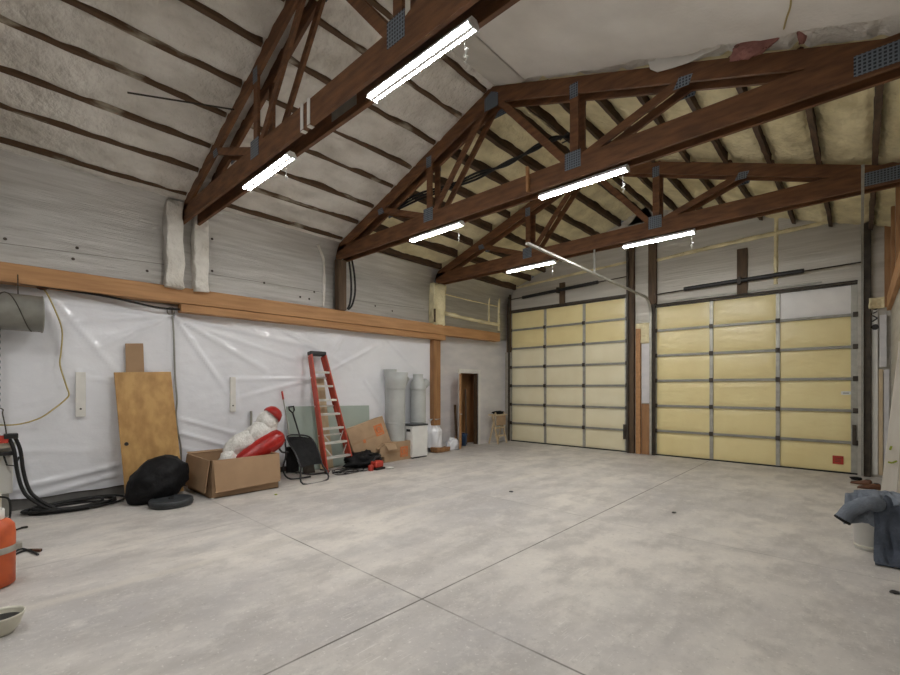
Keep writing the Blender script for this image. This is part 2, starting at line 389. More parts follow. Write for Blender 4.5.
# purlins, bay by bay
BAYS = [(-.3, 2.44, 'bay nearest the camera'), (2.74, 5.46, 'bay between first and second trusses'), (5.76, 8.54, 'bay between second and third trusses'), (8.84, YF-.02, 'bay at the far wall')]
ORD = ['lowest', 'second lowest', 'third lowest', 'middle', 'third highest', 'second highest', 'highest', 'ridge side']
for side in (-1, 1):
    for b, (y0, y1, bn) in enumerate(BAYS):
        if side > 0 and b < 2: continue
        for k, x in enumerate(PURL if side < 0 else PURR):
            m = MB(); n = 40
            def pf(y, dx, dz):
                wv = .012*noise.noise(Vector((x*7, y*2.1, 1)))+.008*noise.noise(Vector((x*9, y*6, 4)))
                return (x+dx+wv, y, rz(x)+dz-.358*dx*(1 if x > CX else -1)+.014*noise.noise(Vector((x*5, y*1.7, 9))))
            dz0 = -.01 if b < 2 else -.045; hw = .026 if b < 2 else .03
            vs = []; fs = []
            for i in range(n+1):
                y = y0+(y1-y0)*i/n
                vs += [pf(y, -hw, dz0), pf(y, hw, dz0), pf(y, hw, .14), pf(y, -hw, .14)]
            for i in range(n):
                for j in range(4): fs.append((i*4+j, i*4+(j+1) % 4, i*4+4+(j+1) % 4, i*4+4+j))
            fs += [(3,2,1,0), (n*4, n*4+1, n*4+2, n*4+3)]
            m.add(vs, fs)
            single(m, 'purlin', MT['purlinw' if b < 2 else 'purlin'], '%s dark purlin on the %s slope, %s' % (ORD[k], 'left' if side < 0 else 'right', bn), 'purlin', 'roof purlins half sunk in the foam')

# ------------------------------------------------------------------ roof trusses (two plies each)
HL = 4.46; C0, C1 = 4.55, 4.83
def tl(x): return 6.17-.352*abs(x)
def make_truss(y, label):
    t = thing('roof_truss', label, 'truss', (CX, y, C0), group='brown timber roof trusses')
    for ply, yo in enumerate((0, .2)):
        a, b = y+yo, y+yo+.045
        xl = -HL-.0; xr = HL+.09
        MB().prism([(CX+xl, C0), (CX+xr, C0), (CX+xr, C1-.04), (CX+xr-.08, C1), (CX+xl+.08, C1), (CX+xl, C1-.04)], a, b).build('bottom_chord', MT['truss'], t, .004)
        for s in (-1, 1):
            e = HL-.02 if s < 0 else HL+.07
            MB().prism([(CX+s*e, tl(e)+.19), (CX+s*e, max(tl(e), C0+.1)), (CX+s*(e-.5), tl(e-.5)), (CX, tl(0)), (CX, tl(0)+.24), (CX+s*.1, tl(.1)+.24)], a+.001*(s+1), b-.001*(s+1)).build('top_chord', MT['truss'], t, .004)
            i, j = a+.004, b-.004; ym = (i+j)/2
            vx = 1.38
            MB().bar((CX+s*vx, ym, C1-.05), (CX+s*vx, ym, tl(vx)+.05), .037, .115, (1, 0, 0)).build('web', MT['truss'], t)
            MB().bar((CX+s*.1, ym+.002, tl(.1)+.04), (CX+s*(vx-.1), ym+.002, C1-.04), .035, .1, (0, 0, 1)).build('web', MT['truss'], t)
            MB().bar((CX+s*(vx+.1), ym-.002, C1-.04), (CX+s*2.75, ym-.002, tl(2.75)+.05), .035, .1, (0, 0, 1)).build('web', MT['truss'], t)
            # nail plates, on the outer faces
            g = .004
            f0 = a-g if ply == 0 else b; f1 = a if ply == 0 else b+g
            MB().mm((CX+s*vx-.13, f0, C1-.15), (CX+s*vx+.10, f1, C1+.08)).build('nail_plate', MT['plate'], t)
            MB().mm((CX+s*vx-.06, f0, tl(vx)-.06), (CX+s*vx+.06, f1, tl(vx)+.13)).build('nail_plate', MT['plate'], t)
            MB().prism([(CX+s*2.62, tl(2.62)-.09), (CX+s*2.78, tl(2.78)-.04), (CX+s*2.82, tl(2.82)+.08), (CX+s*2.68, tl(2.68)+.05)], f0, f1).build('nail_plate', MT['plate'], t)
            if s > 0: MB().prism([(CX+HL-.31, C0+.03), (CX+HL+.08, C0+.03), (CX+HL+.08, tl(HL)+.17), (CX+HL-.31, tl(HL-.31)+.06)], f0, f1).build('nail_plate', MT['plate'], t)
            else: MB().mm((CX-HL, f0, C0+.02), (CX-HL+.16, f1, C1+.02)).build('nail_plate', MT['plate'], t)
        f0 = a-.004 if ply == 0 else b; f1 = a if ply == 0 else b+.004
        MB().prism([(CX-.13, tl(.13)-.06), (CX+.13, tl(.13)-.06), (CX+.13, tl(.13)+.14), (CX, tl(0)+.16), (CX-.13, tl(.13)+.14)], f0, f1).build('nail_plate', MT['plate'], t)
    return t
tr = make_truss(TY[0], 'double brown timber roof truss nearest the camera')
tr.location.x = CX-.12
dup(tr, (CX-.05, TY[1], C0), 'double brown timber roof truss in the middle of the room')
dup(tr, (CX, TY[2], C0), 'double brown timber roof truss closest to the garage doors')
dup(tr, (CX, -.56, C0), 'double brown timber roof truss just behind the camera')

# ------------------------------------------------------------------ shop lights
def make_light(x0, y, label):
    L_ = 1.24; zt = 4.545; t = thing('shop_light', label, 'ceiling light', (x0, y, zt-.1), group='twin tube shop lights under the trusses')
    x1 = x0+L_
    m = MB(); m.prism([(y-.03, zt), (y+.03, zt), (y+.056, zt-.038), (y+.06, zt-.05), (y+.057, zt-.05), (y+.052, zt-.04), (y+.027, zt-.024), (y-.027, zt-.024), (y-.052, zt-.04), (y-.057, zt-.05), (y-.06, zt-.05), (y-.056, zt-.038)], x0, x1, 'x')
    m.build('housing', MT['fixture'], t)
    MB().mm((x0, y-.016, zt-.066), (x1, y+.016, zt-.0235)).build('added_gap_ridge', MT['fixture'], t)  # added ridge at tube level, keeps the gap between the tubes dimmer
    for s in (-1, 1):
        MB().prism([(y-.03, zt), (y+.03, zt), (y+.058, zt-.038), (y+.058, zt-.072), (y-.058, zt-.072), (y-.058, zt-.038)], (x0-.014 if s < 0 else x1), (x0 if s < 0 else x1+.014), 'x').build('end_cap', MT['fixture'], t)
        MB().tube([(x0+.01, y+s*.036, zt-.055), (x1-.01, y+s*.036, zt-.055)], .012, 8).build('tube', MT['tube'], t)
    pc = smooth_path([(x1-.03, y-.05, zt-.06), (x1-.032, y-.052, zt-.18), (x1-.028, y-.05, zt-.27), (x1-.02, y-.055, zt-.31)], 4)
    mb = MB().tube(pc, .0035, 5)
    mb.tube(smooth_path([(x1-.03, y-.05, zt-.24), (x1-.0, y-.06, zt-.265), (x1-.05, y-.045, zt-.285), (x1-.01, y-.05, zt-.31), (x1-.035, y-.05, zt-.335), (x1-.02, y-.05, zt-.35)], 4), .006, 5)
    mb.build('pull_cord', MT['clear'], t)
    return t
LG = ['on the truss nearest the camera', 'on the middle truss', 'on the truss closest to the garage doors']
lt = make_light(-6.2, TY[0]+.13, 'left lit shop light '+LG[0])
dz = lt.location.z
for i, y in enumerate(TY):
    for nm, x in (('left', -6.16 if i else -6.2), ('right', -3.40)):
        if i == 0 and nm == 'left': continue
        dup(lt, (x, y+.13, dz), '%s lit shop light %s' % (nm, LG[i]))
for nm, x in (('left', -6.16), ('right', -3.40)): dup(lt, (x, -.56+.13, dz), '%s added fill light, unseen on the truss behind the camera' % nm)  # unseen fill lamps added behind the camera to brighten the room

# ------------------------------------------------------------------ beams, posts, foam columns along the walls
def skew(mb_pts, y0, y1): return
def wallbeam(y0, y1, z0, z1, o0, o1, name, mat, label, cat, bevel=.006):
    m = MB(); vs = []
    n = 24
    for i in range(n+1):
        y = y0+(y1-y0)*i/n; j = .006*noise.noise(Vector((y*.7, z0, 2)))
        a, b = xp(y)+o0, xp(y)+o1+j
        vs += [(a, y, z0+j), (b, y, z0+j), (b, y, z1+j), (a, y, z1+j)]
    fs = [(i*4+q, i*4+(q+1) % 4, i*4+4+(q+1) % 4, i*4+4+q) for i in range(n) for q in range(4)]+[(3,2,1,0), (n*4, n*4+1, n*4+2, n*4+3)]
    m.add(vs, fs); return single(m, name, mat, label, cat, bevel=bevel)
wallbeam(-1.0, 11.3, 3.19, 3.455, .03, .28, 'timber_beam', MT['beam'], 'long pale brown timber beam running along the whole left wall', 'beam')
wallbeam(2.45, 8.9, 3.05, 3.185, .05, .25, 'timber_rail', MT['beam'], 'lower brown timber rail fixed directly under the long left beam', 'beam')
single(MB().mm((xp(8.7), 8.53, .72), (xp(8.7)+.16, 8.79, 3.19)), 'timber_post', MT['post'], 'orange brown timber post below the left beam beside the grey ducts', 'post', bevel=.006)
# dark post under the middle truss and its black cables
t = thing('timber_post', 'dark timber post between the long left beam and the middle truss', 'post', (-8.6, 5.5, 3.48))
MB().mm((-8.52, 5.46, 3.455), (-8.36, 5.66, 4.56)).build('post_shaft', MT['darkwood'], t, .006)
MB().tube(smooth_path([(-8.38, 5.72, 4.7), (-8.38, 5.78, 4.3), (-8.38, 5.80, 3.9), (-8.38, 5.76, 3.62), (-8.38, 5.7, 3.5)], 5), .022).build('cable', MT['rubber'], t)
MB().tube(smooth_path([(-8.36, 5.78, 4.7), (-8.38, 5.88, 4.3), (-8.38, 5.90, 3.9), (-8.38, 5.82, 3.6), (-8.38, 5.72, 3.49)], 5), .022).build('cable', MT['rubber'], t)
def lumpy_box(a, b, amp=.02, seed=0, nx=10):
    m = MB(); bm = bmesh.new(); bmesh.ops.create_cube(bm, size=1)
    bmesh.ops.subdivide_edges(bm, edges=bm.edges, cuts=nx, use_grid_fill=True)
    a, b = Vector(a), Vector(b)
    for v in bm.verts:
        p = Vector([(a[i]+b[i])/2+v.co[i]*(b[i]-a[i]) for i in range(3)])
        q = p*3.3+Vector((seed, 0, 0)); q2 = p*9+Vector((0, seed, 0))
        v.co = p+Vector((noise.noise(q), noise.noise(q+Vector((9, 0, 0))), noise.noise(q+Vector((0, 9, 0)))))*amp+Vector((noise.noise(q2), noise.noise(q2+Vector((5,0,0))), 0))*amp*.5
    bm.verts.index_update(); m.add([v.co.copy() for v in bm.verts], [[v.index for v in f.verts] for f in bm.faces], True); bm.free()
    return m
def struct_trim(mb, mat, label): return struct(mb, 'trim', mat, label, 'trim')
m = lumpy_box((xu(2.3)-.1, 2.20, 3.42), (-8.36, 2.45, 4.86), .03, 1); m.v += []
struct(m, 'trim_1', MT['foamw'], 'cream foam covered post left of the nearest truss end', 'foam column')
struct(lumpy_box((xu(2.5)-.1, 2.62, 3.42), (-8.38, 2.84, 4.80), .03, 4), 'trim_2', MT['foamw'], 'cream foam covered post right of the nearest truss end', 'foam column')
struct(lumpy_box((xu(8.6)-.1, 8.40, 3.44), (-8.36, 8.84, 4.56), .035, 6), 'trim_3', MT['foamy'], 'yellow foam covered post under the truss closest to the garage doors', 'foam column')
single(MB().mm((-8.37, 8.40, 3.5), (-8.33, 8.44, 3.85)), 'timber_batten', MT['darkwood'], 'short dark batten on the yellow foam covered post', 'batten')
# foam seams in the foil above the beam
def seam(pts, r, mat, name, label):
    P = smooth_path(pts, 10); rr = [r*(1+.5*noise.noise(p*4)) for p in P]
    return struct(MB().tube(P, rr, 7), name, mat, label, 'foam seam')
seam([(xu(9.0), 8.95, 3.83), (xu(10), 10, 3.78), (xu(11), 11.0, 3.76), (xu(11.5), 11.5, 3.76)], .06, MT['foamy'], 'trim_4', 'yellow foam seam on the foil near the far left corner')
seam([(xu(11), 11.0, 3.8), (xu(11), 11.02, 4.85)], .03, MT['foamy'], 'trim_5', 'thin upright foam seam near the far left corner')
seam([(xu(11.5), 11.5, 3.55), (xu(11.5), 11.52, 4.85)], .05, MT['foamy'], 'trim_6', 'thick upright foam seam in the far left corner')
seam([(xu(9), 9.0, 4.36), (xu(10), 10.2, 4.34), (xu(11.4), 11.5, 4.34)], .022, MT['foamy'], 'trim_7', 'thin level foam seam high on the foil near the far left corner')
seam([(xu(5.2), 5.2, 3.5), (xu(5.2)+.01, 5.22, 4.0), (xu(5.2)+.02, 5.2, 4.5), (xu(5)+.12, 5.0, 4.78)], .03, MT['foamw'], 'trim_8', 'curved foam seam beside the dark post under the middle truss')
seam([(-3.86, YF, 5.03), (-2.6, YF, 5.1), (-1.4, YF, 5.14), (-.06, YF, 5.18)], .045, MT['foamy'], 'trim_10', 'level yellow foam seam above the right garage door')
seam([(-1.38, YF, 4.02), (-1.37, YF, 5.6)], .04, MT['foamy'], 'trim_11', 'upright yellow foam seam above the right garage door')
seam([(-8.44, YF, 4.97), (-6.5, YF, 5.06), (-4.65, YF, 5.13)], .04, MT['foamy'], 'trim_12', 'level yellow foam seam above the left garage door')
seam([(-1.42, YF-.02, 4.2), (-1.34, YF-.03, 4.22)], .08, MT['foamy'], 'trim_13', 'lump of yellow foam on the spring line over the right garage door')

# white faced boards on the right slope between first and second trusses
def slope_board(x0, x1, y0, y1, dz, mat, name, label, cat, torn=True):
    m = MB(); n = 70
    def edge(x): 
        if not torn: return y1
        return y1-.19*max(0, (x+2.6)/2.8)+.05*noise.noise(Vector((x*2.2, 3, 0)))+.04*noise.noise(Vector((x*7, 1, 0)))+.05*noise.noise(Vector((math.floor(x*4)*1.7, 0, 5)))
    def fn(a, b, o=0):
        x = x0+(x1-x0)*a; y = y0+(edge(x)-y0)*b
        return (x, y, rz(x)+dz+o+.008*noise.noise(Vector((x*1.3, y*1.3, 7)))-.03*max(0, b-.9)*10*max(0, noise.noise(Vector((x*3, 8, 0)))))
    m.grid(lambda a, b: fn(a, b), n, 20); m.grid(lambda a, b: fn(a, b, .02), n, 20)
    return single(m, name, mat, label, cat)
slope_board(CX+.02, -3.57, 2.76, 5.46, -.03, MT['boardgrey'], 'insulation_board', 'narrow grey faced insulation board along the ridge', 'insulation board', torn=False)
slope_board(-3.56, XR-.02, 2.76, 5.41, -.02, MT['board'], 'insulation_board', 'large white faced insulation board with torn edge above the middle truss', 'insulation board')
slope_board(CX+.02, XR-.02, -.3, 2.44, -.06, MT['board'], 'insulation_board', 'white faced insulation board on the right slope behind the nearest truss', 'insulation board', torn=False)
# pink wool and torn scraps hanging over the top chord
single(MB().blob(ony(753, 46, 5.44), (.2, .035, .1), .5, 3, 24, 3), 'insulation_scrap', MT['pink'], 'torn pink wool scrap hanging over the middle truss', 'insulation')
single(MB().blob(ony(802, 35, 5.44), (.035, .02, .09), .5, 3, 16, 8), 'insulation_scrap', MT['pink'], 'narrow pink wool shred right of the larger pink scrap', 'insulation')
def flap(pts, y, name, mat, label):
    P = [ony(u, v, y) for u, v in pts]
    m = MB(); n = len(P); vs = [p.copy() for p in P]+[p+Vector((0, .015, .004)) for p in P]
    m.add(vs, [list(range(n)), list(range(n, 2*n))[::-1]]+[(i, (i+1) % n, n+(i+1) % n, n+i) for i in range(n)])
    return single(m, name, mat, label, 'insulation')
flap([(655, 54), (722, 42), (720, 48), (704, 54), (690, 62), (672, 68), (657, 72), (650, 69), (648, 62), (655, 60)], 5.43, 'board_scrap', MT['board'], 'torn white facing hanging over the middle truss')
single(MB().tube(smooth_path([ony(791, 0, 4.6), ony(790, 8, 4.7), ony(786, 20, 4.9), ony(783, 32, 5.3)], 6), .008, 6), 'yellow_wire', MT['yellow'], 'thin yellow wire hanging down the large white ceiling board', 'wire')
# scraps and bits on the trusses
single(lumpy_box((CX-.36, TY[0]-.02, 6.1), (CX-.02, TY[0]+.2, 6.34), .05, 12), 'foam_lump', MT['foamy'], 'yellow foam lump at the ridge of the nearest truss', 'foam')
single(MB().mm((-4.2+.08, TY[1]-.05, 4.62), (-3.97+.0, TY[1]-.006, 4.92)).v and MB().bar((-3.52, TY[1]-.022, 4.57), (-3.53, TY[1]-.022, 4.93), .05, .036, (1, 0, 0)), 'timber_block', MT['beam'], 'small timber block nailed upright on the bottom chord of the middle truss', 'block')
for k, (x, lab) in enumerate(((-4.47, 'left white card strap over the bottom chord of the nearest truss'), (-4.33, 'right white card strap over the bottom chord of the nearest truss'))):
    m = MB(); a = TY[0]
    m.mm((x-.03, a-.008, 4.56), (x+.03, a-.003, 4.84)); m.mm((x-.03, a-.008, 4.838), (x+.03, a+.05, 4.843)); m.mm((x-.03, a-.008, 4.541), (x+.03, a+.05, 4.546))
    single(m, 'card_strap', MT['whitepaint'], lab, 'strap')
single(MB().mm((-4.2, TY[0]+.194, 4.62), (-3.75, TY[0]+.199, 4.85)), 'board_offcut', MT['galvd'], 'grey board offcut between the plies of the nearest truss', 'board')
# rod sticking out of the nearest truss
single(MB().tube([(-6.50, 1.29, 5.31), (-6.26, 2.44, 5.53)], .012, 6), 'metal_rod', MT['steel'], 'thin dark metal rod sticking out of the nearest truss', 'rod')
# black cable bundle under the far roof
t = thing('cable_bundle', 'black cable bundle slung below the far roof between the trusses', 'cable', tuple(ony(480, 175, 6.2)))
for k in range(3):
    o = [0, 3, -3][k]
    pts = [(392, 211+o*.5), (418, 197+o), (452, 186+o*.6), (479, 175+o), (508, 163-o*.6), (537, 147+o*.7), (553, 139-o*.6), (573, 135+o)]
    MB().tube(smooth_path([ony(u, v, 5.75+.75*(u-392)/181-.02*k) for u, v in pts], 6), .02, 7).build('cable', MT['rubber'], t)
m = MB()
for u, v, u2, v2 in ((560, 140, 568, 132), (562, 143, 571, 139), (540, 146, 538, 138)): m.tube([ony(u, v, 6.45), ony(u2, v2, 6.40)], .012, 6)
m.build('cable_end', MT['rubber'], t)

# ------------------------------------------------------------------ garage doors
def garage_door(name, x0, x1, h, rows, mats, label, special):
    t = thing(name, label, 'garage door', ((x0+x1)/2, YF+.1, 0)); t['kind'] = 'structure'
    yb = YF+.07; dx = (x1-x0)/3; dz = h/rows
    for r in range(rows):
        for c in range(3):
            mt = mats(r, c)
            def fn(a, b):
                x = x0+dx*c+dx*a; z = dz*r+dz*b
                e = min(a, 1-a, (b)*.5, (1-b)*.5)
                return (x, yb-.02*min(1, e*8)+.004*noise.noise(Vector((x*1.5, z*2.5, r+c))), z)
            MB().grid(fn, 12, 8).build('panel', mt, t)
    for c in range(4):
        x = x0+dx*c; wdt = .05 if c in (0, 3) else .075
        if c == 0: x += .02
        if c == 3: x -= .05; wdt = .1
        MB().mm((x-wdt/2, yb-.035, 0), (x+wdt/2, yb+.01, h)).build('stile', MT['galv'], t, .004)
    for r in range(1, rows):
        z = dz*r
        st = MB().mm((x0, yb-.06, z-.035), (x1, yb-.02, z-.012)); st.mm((x0, yb-.06, z-.012), (x1, yb-.055, z+.02)); st.build('strut', MT['galvd'], t)
        for c in range(4):
            x = x0+dx*c+(.03 if c == 0 else -.03 if c == 3 else 0)
            MB().mm((x-.04, yb-.075, z-.055), (x+.04, yb-.045, z+.045)).build('hinge', MT['steel'], t, .004)
    st = MB().mm((x0, yb-.05, h-.05), (x1, yb-.02, h-.01)); st.build('strut', MT['steel'], t)
    MB().mm((x0, yb-.04, 0), (x1, yb+.02, .03)).build('bottom_seal', MT['rubber'], t)
    special(t, yb)
def sp1(t, yb):
    MB().mm((LX1-.12, yb-.1, .35), (LX1-.05, yb-.05, .75)).build('lock_bar', MT['steel'], t)
def sp2(t, yb):
    MB().mm((-.13, yb-.09, .6), (-.07, yb-.04, 1.0)).build('lock_bar', MT['steel'], t)
    p = ony(838, 460, YF+.04)
    st = MB().mm((p.x-.085, yb-.03, p.z-.085), (p.x+.085, yb-.022, p.z+.085)).build('sticker', MT['redpaint'], t); st['label'] = 'square red sticker'
    m = MB()
    for k, (w_, z_) in enumerate(((.05, .035), (.045, .0), (.05, -.035))): m.mm((p.x-w_, yb-.033, p.z+z_-.006), (p.x+w_, yb-.0305, p.z+z_+.006))
    m.build('sticker_print', MT['brownleather'], st)
    q = ony(847, 393, YF+.04)
    s2 = MB().mm((q.x-.09, yb-.03, q.z-.035), (q.x+.06, yb-.022, q.z+.035)).build('paper_tag', MT['white'], t)
    MB().mm((q.x-.06, yb-.033, q.z-.008), (q.x+.03, yb-.0305, q.z+.004)).build('tag_print', MT['black'], s2)
garage_door('door_1', LX0, LX1, LZ, 7, lambda r, c: MT['panelpale'] if r < 5 else MT['panel'], 'left sectional garage door of pale cream panels in steel framing', sp1)
garage_door('door_2', RX0, RX1, RZ, 6, lambda r, c: MT['panelwhite'] if (r == 5 and c == 2) else MT['panel'], 'right sectional garage door of yellow panels with one white panel', sp2)
# jamb posts, tracks and springs
yj = YF-.02
def jpost(x0, x1, z0, z1, mat, label, name='timber_post', cat='post', d=.08):
    return single(MB().mm((x0, YF-d, z0), (x1, YF-.002, z1)), name, mat, label, cat, bevel=.005)
jpost(-4.60, -4.42, 0, 5.6, MT['darkwood'], 'tall dark post right of the left garage door', d=.1)
jpost(-4.38, -4.26, 0, 3.3, MT['beam'], 'pale brown stud between the two garage doors')
jpost(-4.24, -4.0, 0.0, 1.32, MT['post'], 'short brown boarding low between the two garage doors', 'timber_boarding', 'boarding', .05)
jpost(-4.24, -3.99, 1.34, 2.9, MT['wallgrey'], 'grey lining strip between the two garage doors', 'lining_strip', 'lining', .03)
single(lumpy_box((-4.38, YF-.05, 2.92), (-3.98, YF-.005, 3.45), .03, 21), 'foam_patch', MT['foamy'], 'ragged foam patch between the two garage doors', 'foam')
jpost(-3.99, -3.9, 0, 3.9, MT['steel'], 'dark steel jamb left of the right garage door', 'door_jamb', 'jamb', .07)
jpost(-4.06, -3.86, 3.9, 5.6, MT['darkwood'], 'dark stud above the track left of the right garage door')
jpost(-8.62, -8.47, 0, 2.9, MT['galv'], 'pale steel jamb left of the left garage door', 'door_jamb', 'jamb', .05)
jpost(-8.53, -8.40, 2.9, 4.9, MT['darkwood'], 'dark stud in the far left corner above the left garage door')
jpost(.035, .145, 0, 5.0, MT['steel'], 'dark steel jamb right of the right garage door', 'door_jamb', 'jamb', .09)
jpost(-2.1, -1.9, 3.9, 4.93, MT['darkwood'], 'short dark spring pad centred over the right garage door', d=.05)
jpost(-6.64, -6.46, 4.22, 4.88, MT['darkwood'], 'short dark spring pad centred over the left garage door', d=.05)
jpost(-8.42, -4.62, LZ-.02, LZ+.04, MT['steel'], 'dark header strip over the left garage door', 'header_strip', 'header', .05)
jpost(-3.88, -.05, RZ-.0, RZ+.025, MT['steel'], 'dark header strip over the right garage door', 'header_strip', 'header', .05)
jpost(-3.4, -.6, RZ+.06, RZ+.085, MT['galv'], 'thin steel batten lying along the header of the right garage door', 'steel_batten', 'batten', .04)
def spring(x0, z0, x1, z1, xa, za, xb, zb, label):
    t = thing('torsion_spring', label, 'spring', ((x0+x1)/2, YF-.11, (z0+z1)/2))
    MB().tube([(xa, YF-.11, za), (xb, YF-.11, zb)], .014, 8).build('shaft', MT['steel'], t)
    n = 60; m = MB(); m.tube([(x0+(x1-x0)*i/n, YF-.11, z0+(z1-z0)*i/n) for i in range(n+1)], [.047+.004*(i % 2) for i in range(n+1)], 10)
    m.build('coil', MT['black'], t)
    xm = (x0+x1)/2; zm = (z0+z1)/2
    MB().mm((xm-.03, YF-.16, zm-.08), (xm+.03, YF-.045, zm+.08)).build('bracket', MT['steel'], t)
spring(-3.2, 4.17, -.88, 4.21, -3.88, 4.13, 0, 4.22, 'black torsion spring above the right garage door')
spring(-7.9, 4.61, -5.4, 4.70, -8.42, 4.60, -4.6, 4.72, 'black torsion spring above the left garage door')
# tracks
def track(name, pts, label, mat=MT['galv'], hang=(), wd=.055):
    t = thing(name, label, 'door track', tuple(pts[0]))
    P = [Vector(p) for p in pts]; m = MB()
    for a, b in zip(P, P[1:]): m.bar(a, b, wd, .035, (0, 0, 1) if abs((b-a).normalized().z) < .8 else (0, 1, 0))
    m.build('rail', mat, t)
    for p in hang:
        MB().mm((p[0]-.015, p[1]-.015, p[2]), (p[0]+.015, p[1]+.015, p[3])).build('hanger', MT['galvd'], t)
arc = lambda x, yc, zc, r: [(x, yc+r*math.sin(R(a)), zc-r+r*math.cos(R(a))) for a in (0, 20, 40, 60, 80, 90)]
track('door_track', [(-3.98, 6.14, 4.09)]+arc(-3.98, YF-.55, 4.03, .42)+[(-3.98, YF-.13, .02)], 'pale steel overhead track left of the right garage door', hang=[(-3.98, 8.62, 4.06, 4.56)])
track('door_track', [(.015, 6.9, 4.27)]+arc(.015, YF-.55, 4.2, .42)+[(.015, YF-.13, .02)], 'steel overhead track at the right edge of the right garage door', hang=[(.015, 8.62, 4.25, 4.56)], mat=MT['galvd'], wd=.03)
track('door_track', [(-4.57, YF-.14, .02), (-4.57, YF-.14, 5.4)], 'upright dark track right of the left garage door', MT['steel'])
track('door_track', [(-8.43, YF-.1, .02), (-8.43, YF-.1, 4.8)], 'upright dark track in the far left corner', MT['steel'])
# right corner bits on the far wall
jpost(.15, .24, .05, 3.35, MT['whitepaint'], 'narrow white board right of the right garage door', 'white_board', 'board', .04)
t = thing('white_board', 'grey white board with black marks in the far right corner', 'board', (.31, YF-.07, 2.0))
MB().mm((.26, YF-.09, 2.15), (.36, YF-.045, 3.15)).build('board_face', MT['wallgrey'], t)
m = MB()
for z_, r_ in ((2.93, .055), (3.3, .04)): m.tube([(.2, YF-.048, z_), (.2, YF-.042, z_)], r_, 14)
for a, b in (((.16, 3.04), (.235, 3.1)), ((.235, 3.1), (.16, 3.16)), ((.17, 3.2), (.23, 3.23)), ((.12, 3.12), (.15, 3.2))): m.bar((a[0], YF-.046, a[1]), (b[0], YF-.046, b[1]), .006, .022, (0, 0, 1))
m.build('black_mark', MT['black'], t)
jpost(.25, .31, .05, 2.1, MT['pine'], 'pale pine strip in the far right corner', 'pine_strip', 'strip', .05)
jpost(.32, .40, .05, 2.1, MT['wallgrey'], 'grey lining strip in the far right corner', 'lining_strip', 'lining', .03)
jpost(.33, .415, 3.3, 5.0, MT['post'], 'brown stud high in the far right corner', d=.1)
single(lumpy_box((.12, YF-.1, 3.3), (.36, YF-.01, 3.5), .05, 31), 'foam_tuft', MT['foamy'], 'ragged foam tuft in the far right corner', 'foam')
single(MB().mm((XR-.06, 4.2, 3.22), (XR-.002, YF-.12, 3.5)), 'timber_beam', MT['beam'], 'pale timber beam along the right wall above the leaning white board', 'beam', bevel=.005)
for y_, lab in ((10.6, 'nearest to the far wall'), (9.2, 'second from the far wall')):
    single(MB().mm((XR-.05, y_-.07, 3.5), (XR-.002, y_+.07, 4.8)), 'timber_stud', MT['post'], 'brown stud above the right wall beam, '+lab, 'stud', bevel=.005)

# ------------------------------------------------------------------ left wall: polythene and things fixed to it
def poly_sheet(y0, y1, folds, z0f, z1f, name, label, seed):
    m = MB(); st = .035
    nu, nv = int((y1-y0)/st), int(3.1/st)
    def fn(a, b):
        y = y0+(y1-y0)*a; z0, z1 = z0f(y), z1f(y); z = z0+(z1-z0)*b
        d = 0
        for (ya, za, yb, zb, wd, am) in folds:
            A = Vector((ya, za)); B = Vector((yb, zb)); P = Vector((y, z)); AB = B-A
            t = max(0, min(1, (P-A).dot(AB)/AB.length_squared)); q = (P-A-AB*t).length
            ww = wd*(.4+.9*t)
            d += 1.5*am*math.exp(-(q/(.62*ww))**2)*(1-.7*t)
        q = Vector((y*.9, z*1.1, seed)); d += .022*noise.noise(q)
        q = Vector((y*2.3, z*2.3+y*.6, seed+3)); d += .011*noise.noise(q)
        q = Vector((y*3.0, z*9-y*2.2, seed+5)); d += .006*noise.noise(q)
        return (xp(y)+d, y, z)
    m.grid(fn, nu, nv)
    return single(m, name, MT['poly'], label, 'plastic sheet', 'white plastic sheets lining the left wall')
F1 = [(.7, 3.2, .95, 2.2, .05, .03), (.75, 3.2, 1.6, 2.0, .06, .022), (.7, 3.2, 2.0, 3.0, .07, .03), (2.38, 3.0, 1.4, 2.4, .07, .03), (2.38, 3.0, 1.0, 2.75, .06, .03), (2.38, 3.0, .8, 3.05, .05, .025),
      (1.6, .5, -.5, .15, .09, .035), (1.6, .35, 0, .05, .06, .03), (1.0, 1.95, 2.3, 1.7, .05, .012), (-.2, .9, 1.5, .75, .06, .012), (1.12, 2.0, 1.2, 1.3, .05, .015)]
F2 = [(2.4, 3.0, 4.0, 2.1, .08, .035), (2.4, 3.0, 3.4, 1.5, .07, .03), (2.4, 3.0, 5.2, 2.6, .08, .03), (2.5, 2.9, 4.6, 2.35, .05, .022), (5.1, 1.95, 3.3, 1.9, .05, .03), (5.1, 1.95, 3.3, 1.5, .06, .022), (5.1, 1.95, 5.8, 2.9, .05, .025), (5.1, 1.95, 7.0, 2.9, .06, .02),
      (2.5, 1.2, 4.2, .6, .06, .03), (2.5, .95, 4.2, .3, .07, .03), (2.5, .7, 3.8, .2, .06, .025), (4.2, 3.0, 6.0, 2.2, .07, .02), (7.0, 3.0, 8.3, 2.0, .06, .015), (6.4, 1.9, 7.2, .9, .1, .02), (3.4, 1.95, 3.5, 1.25, .04, .012)]
poly_sheet(-1.0, 2.42, F1, lambda y: .16+.03*noise.noise(Vector((y*2, 0, 0))), lambda y: 3.25-.09*max(0, (y+.0)/2.4)+.02*noise.noise(Vector((y*3, 1, 0))), 'plastic_sheet', 'white plastic sheet on the left wall behind the leaning plywood', 2.0)
poly_sheet(2.40, 8.60, F2, lambda y: .12+.03*noise.noise(Vector((y*2, 0, 0))), lambda y: 3.18, 'plastic_sheet', 'wide white plastic sheet on the left wall behind the red ladder', 8.0)
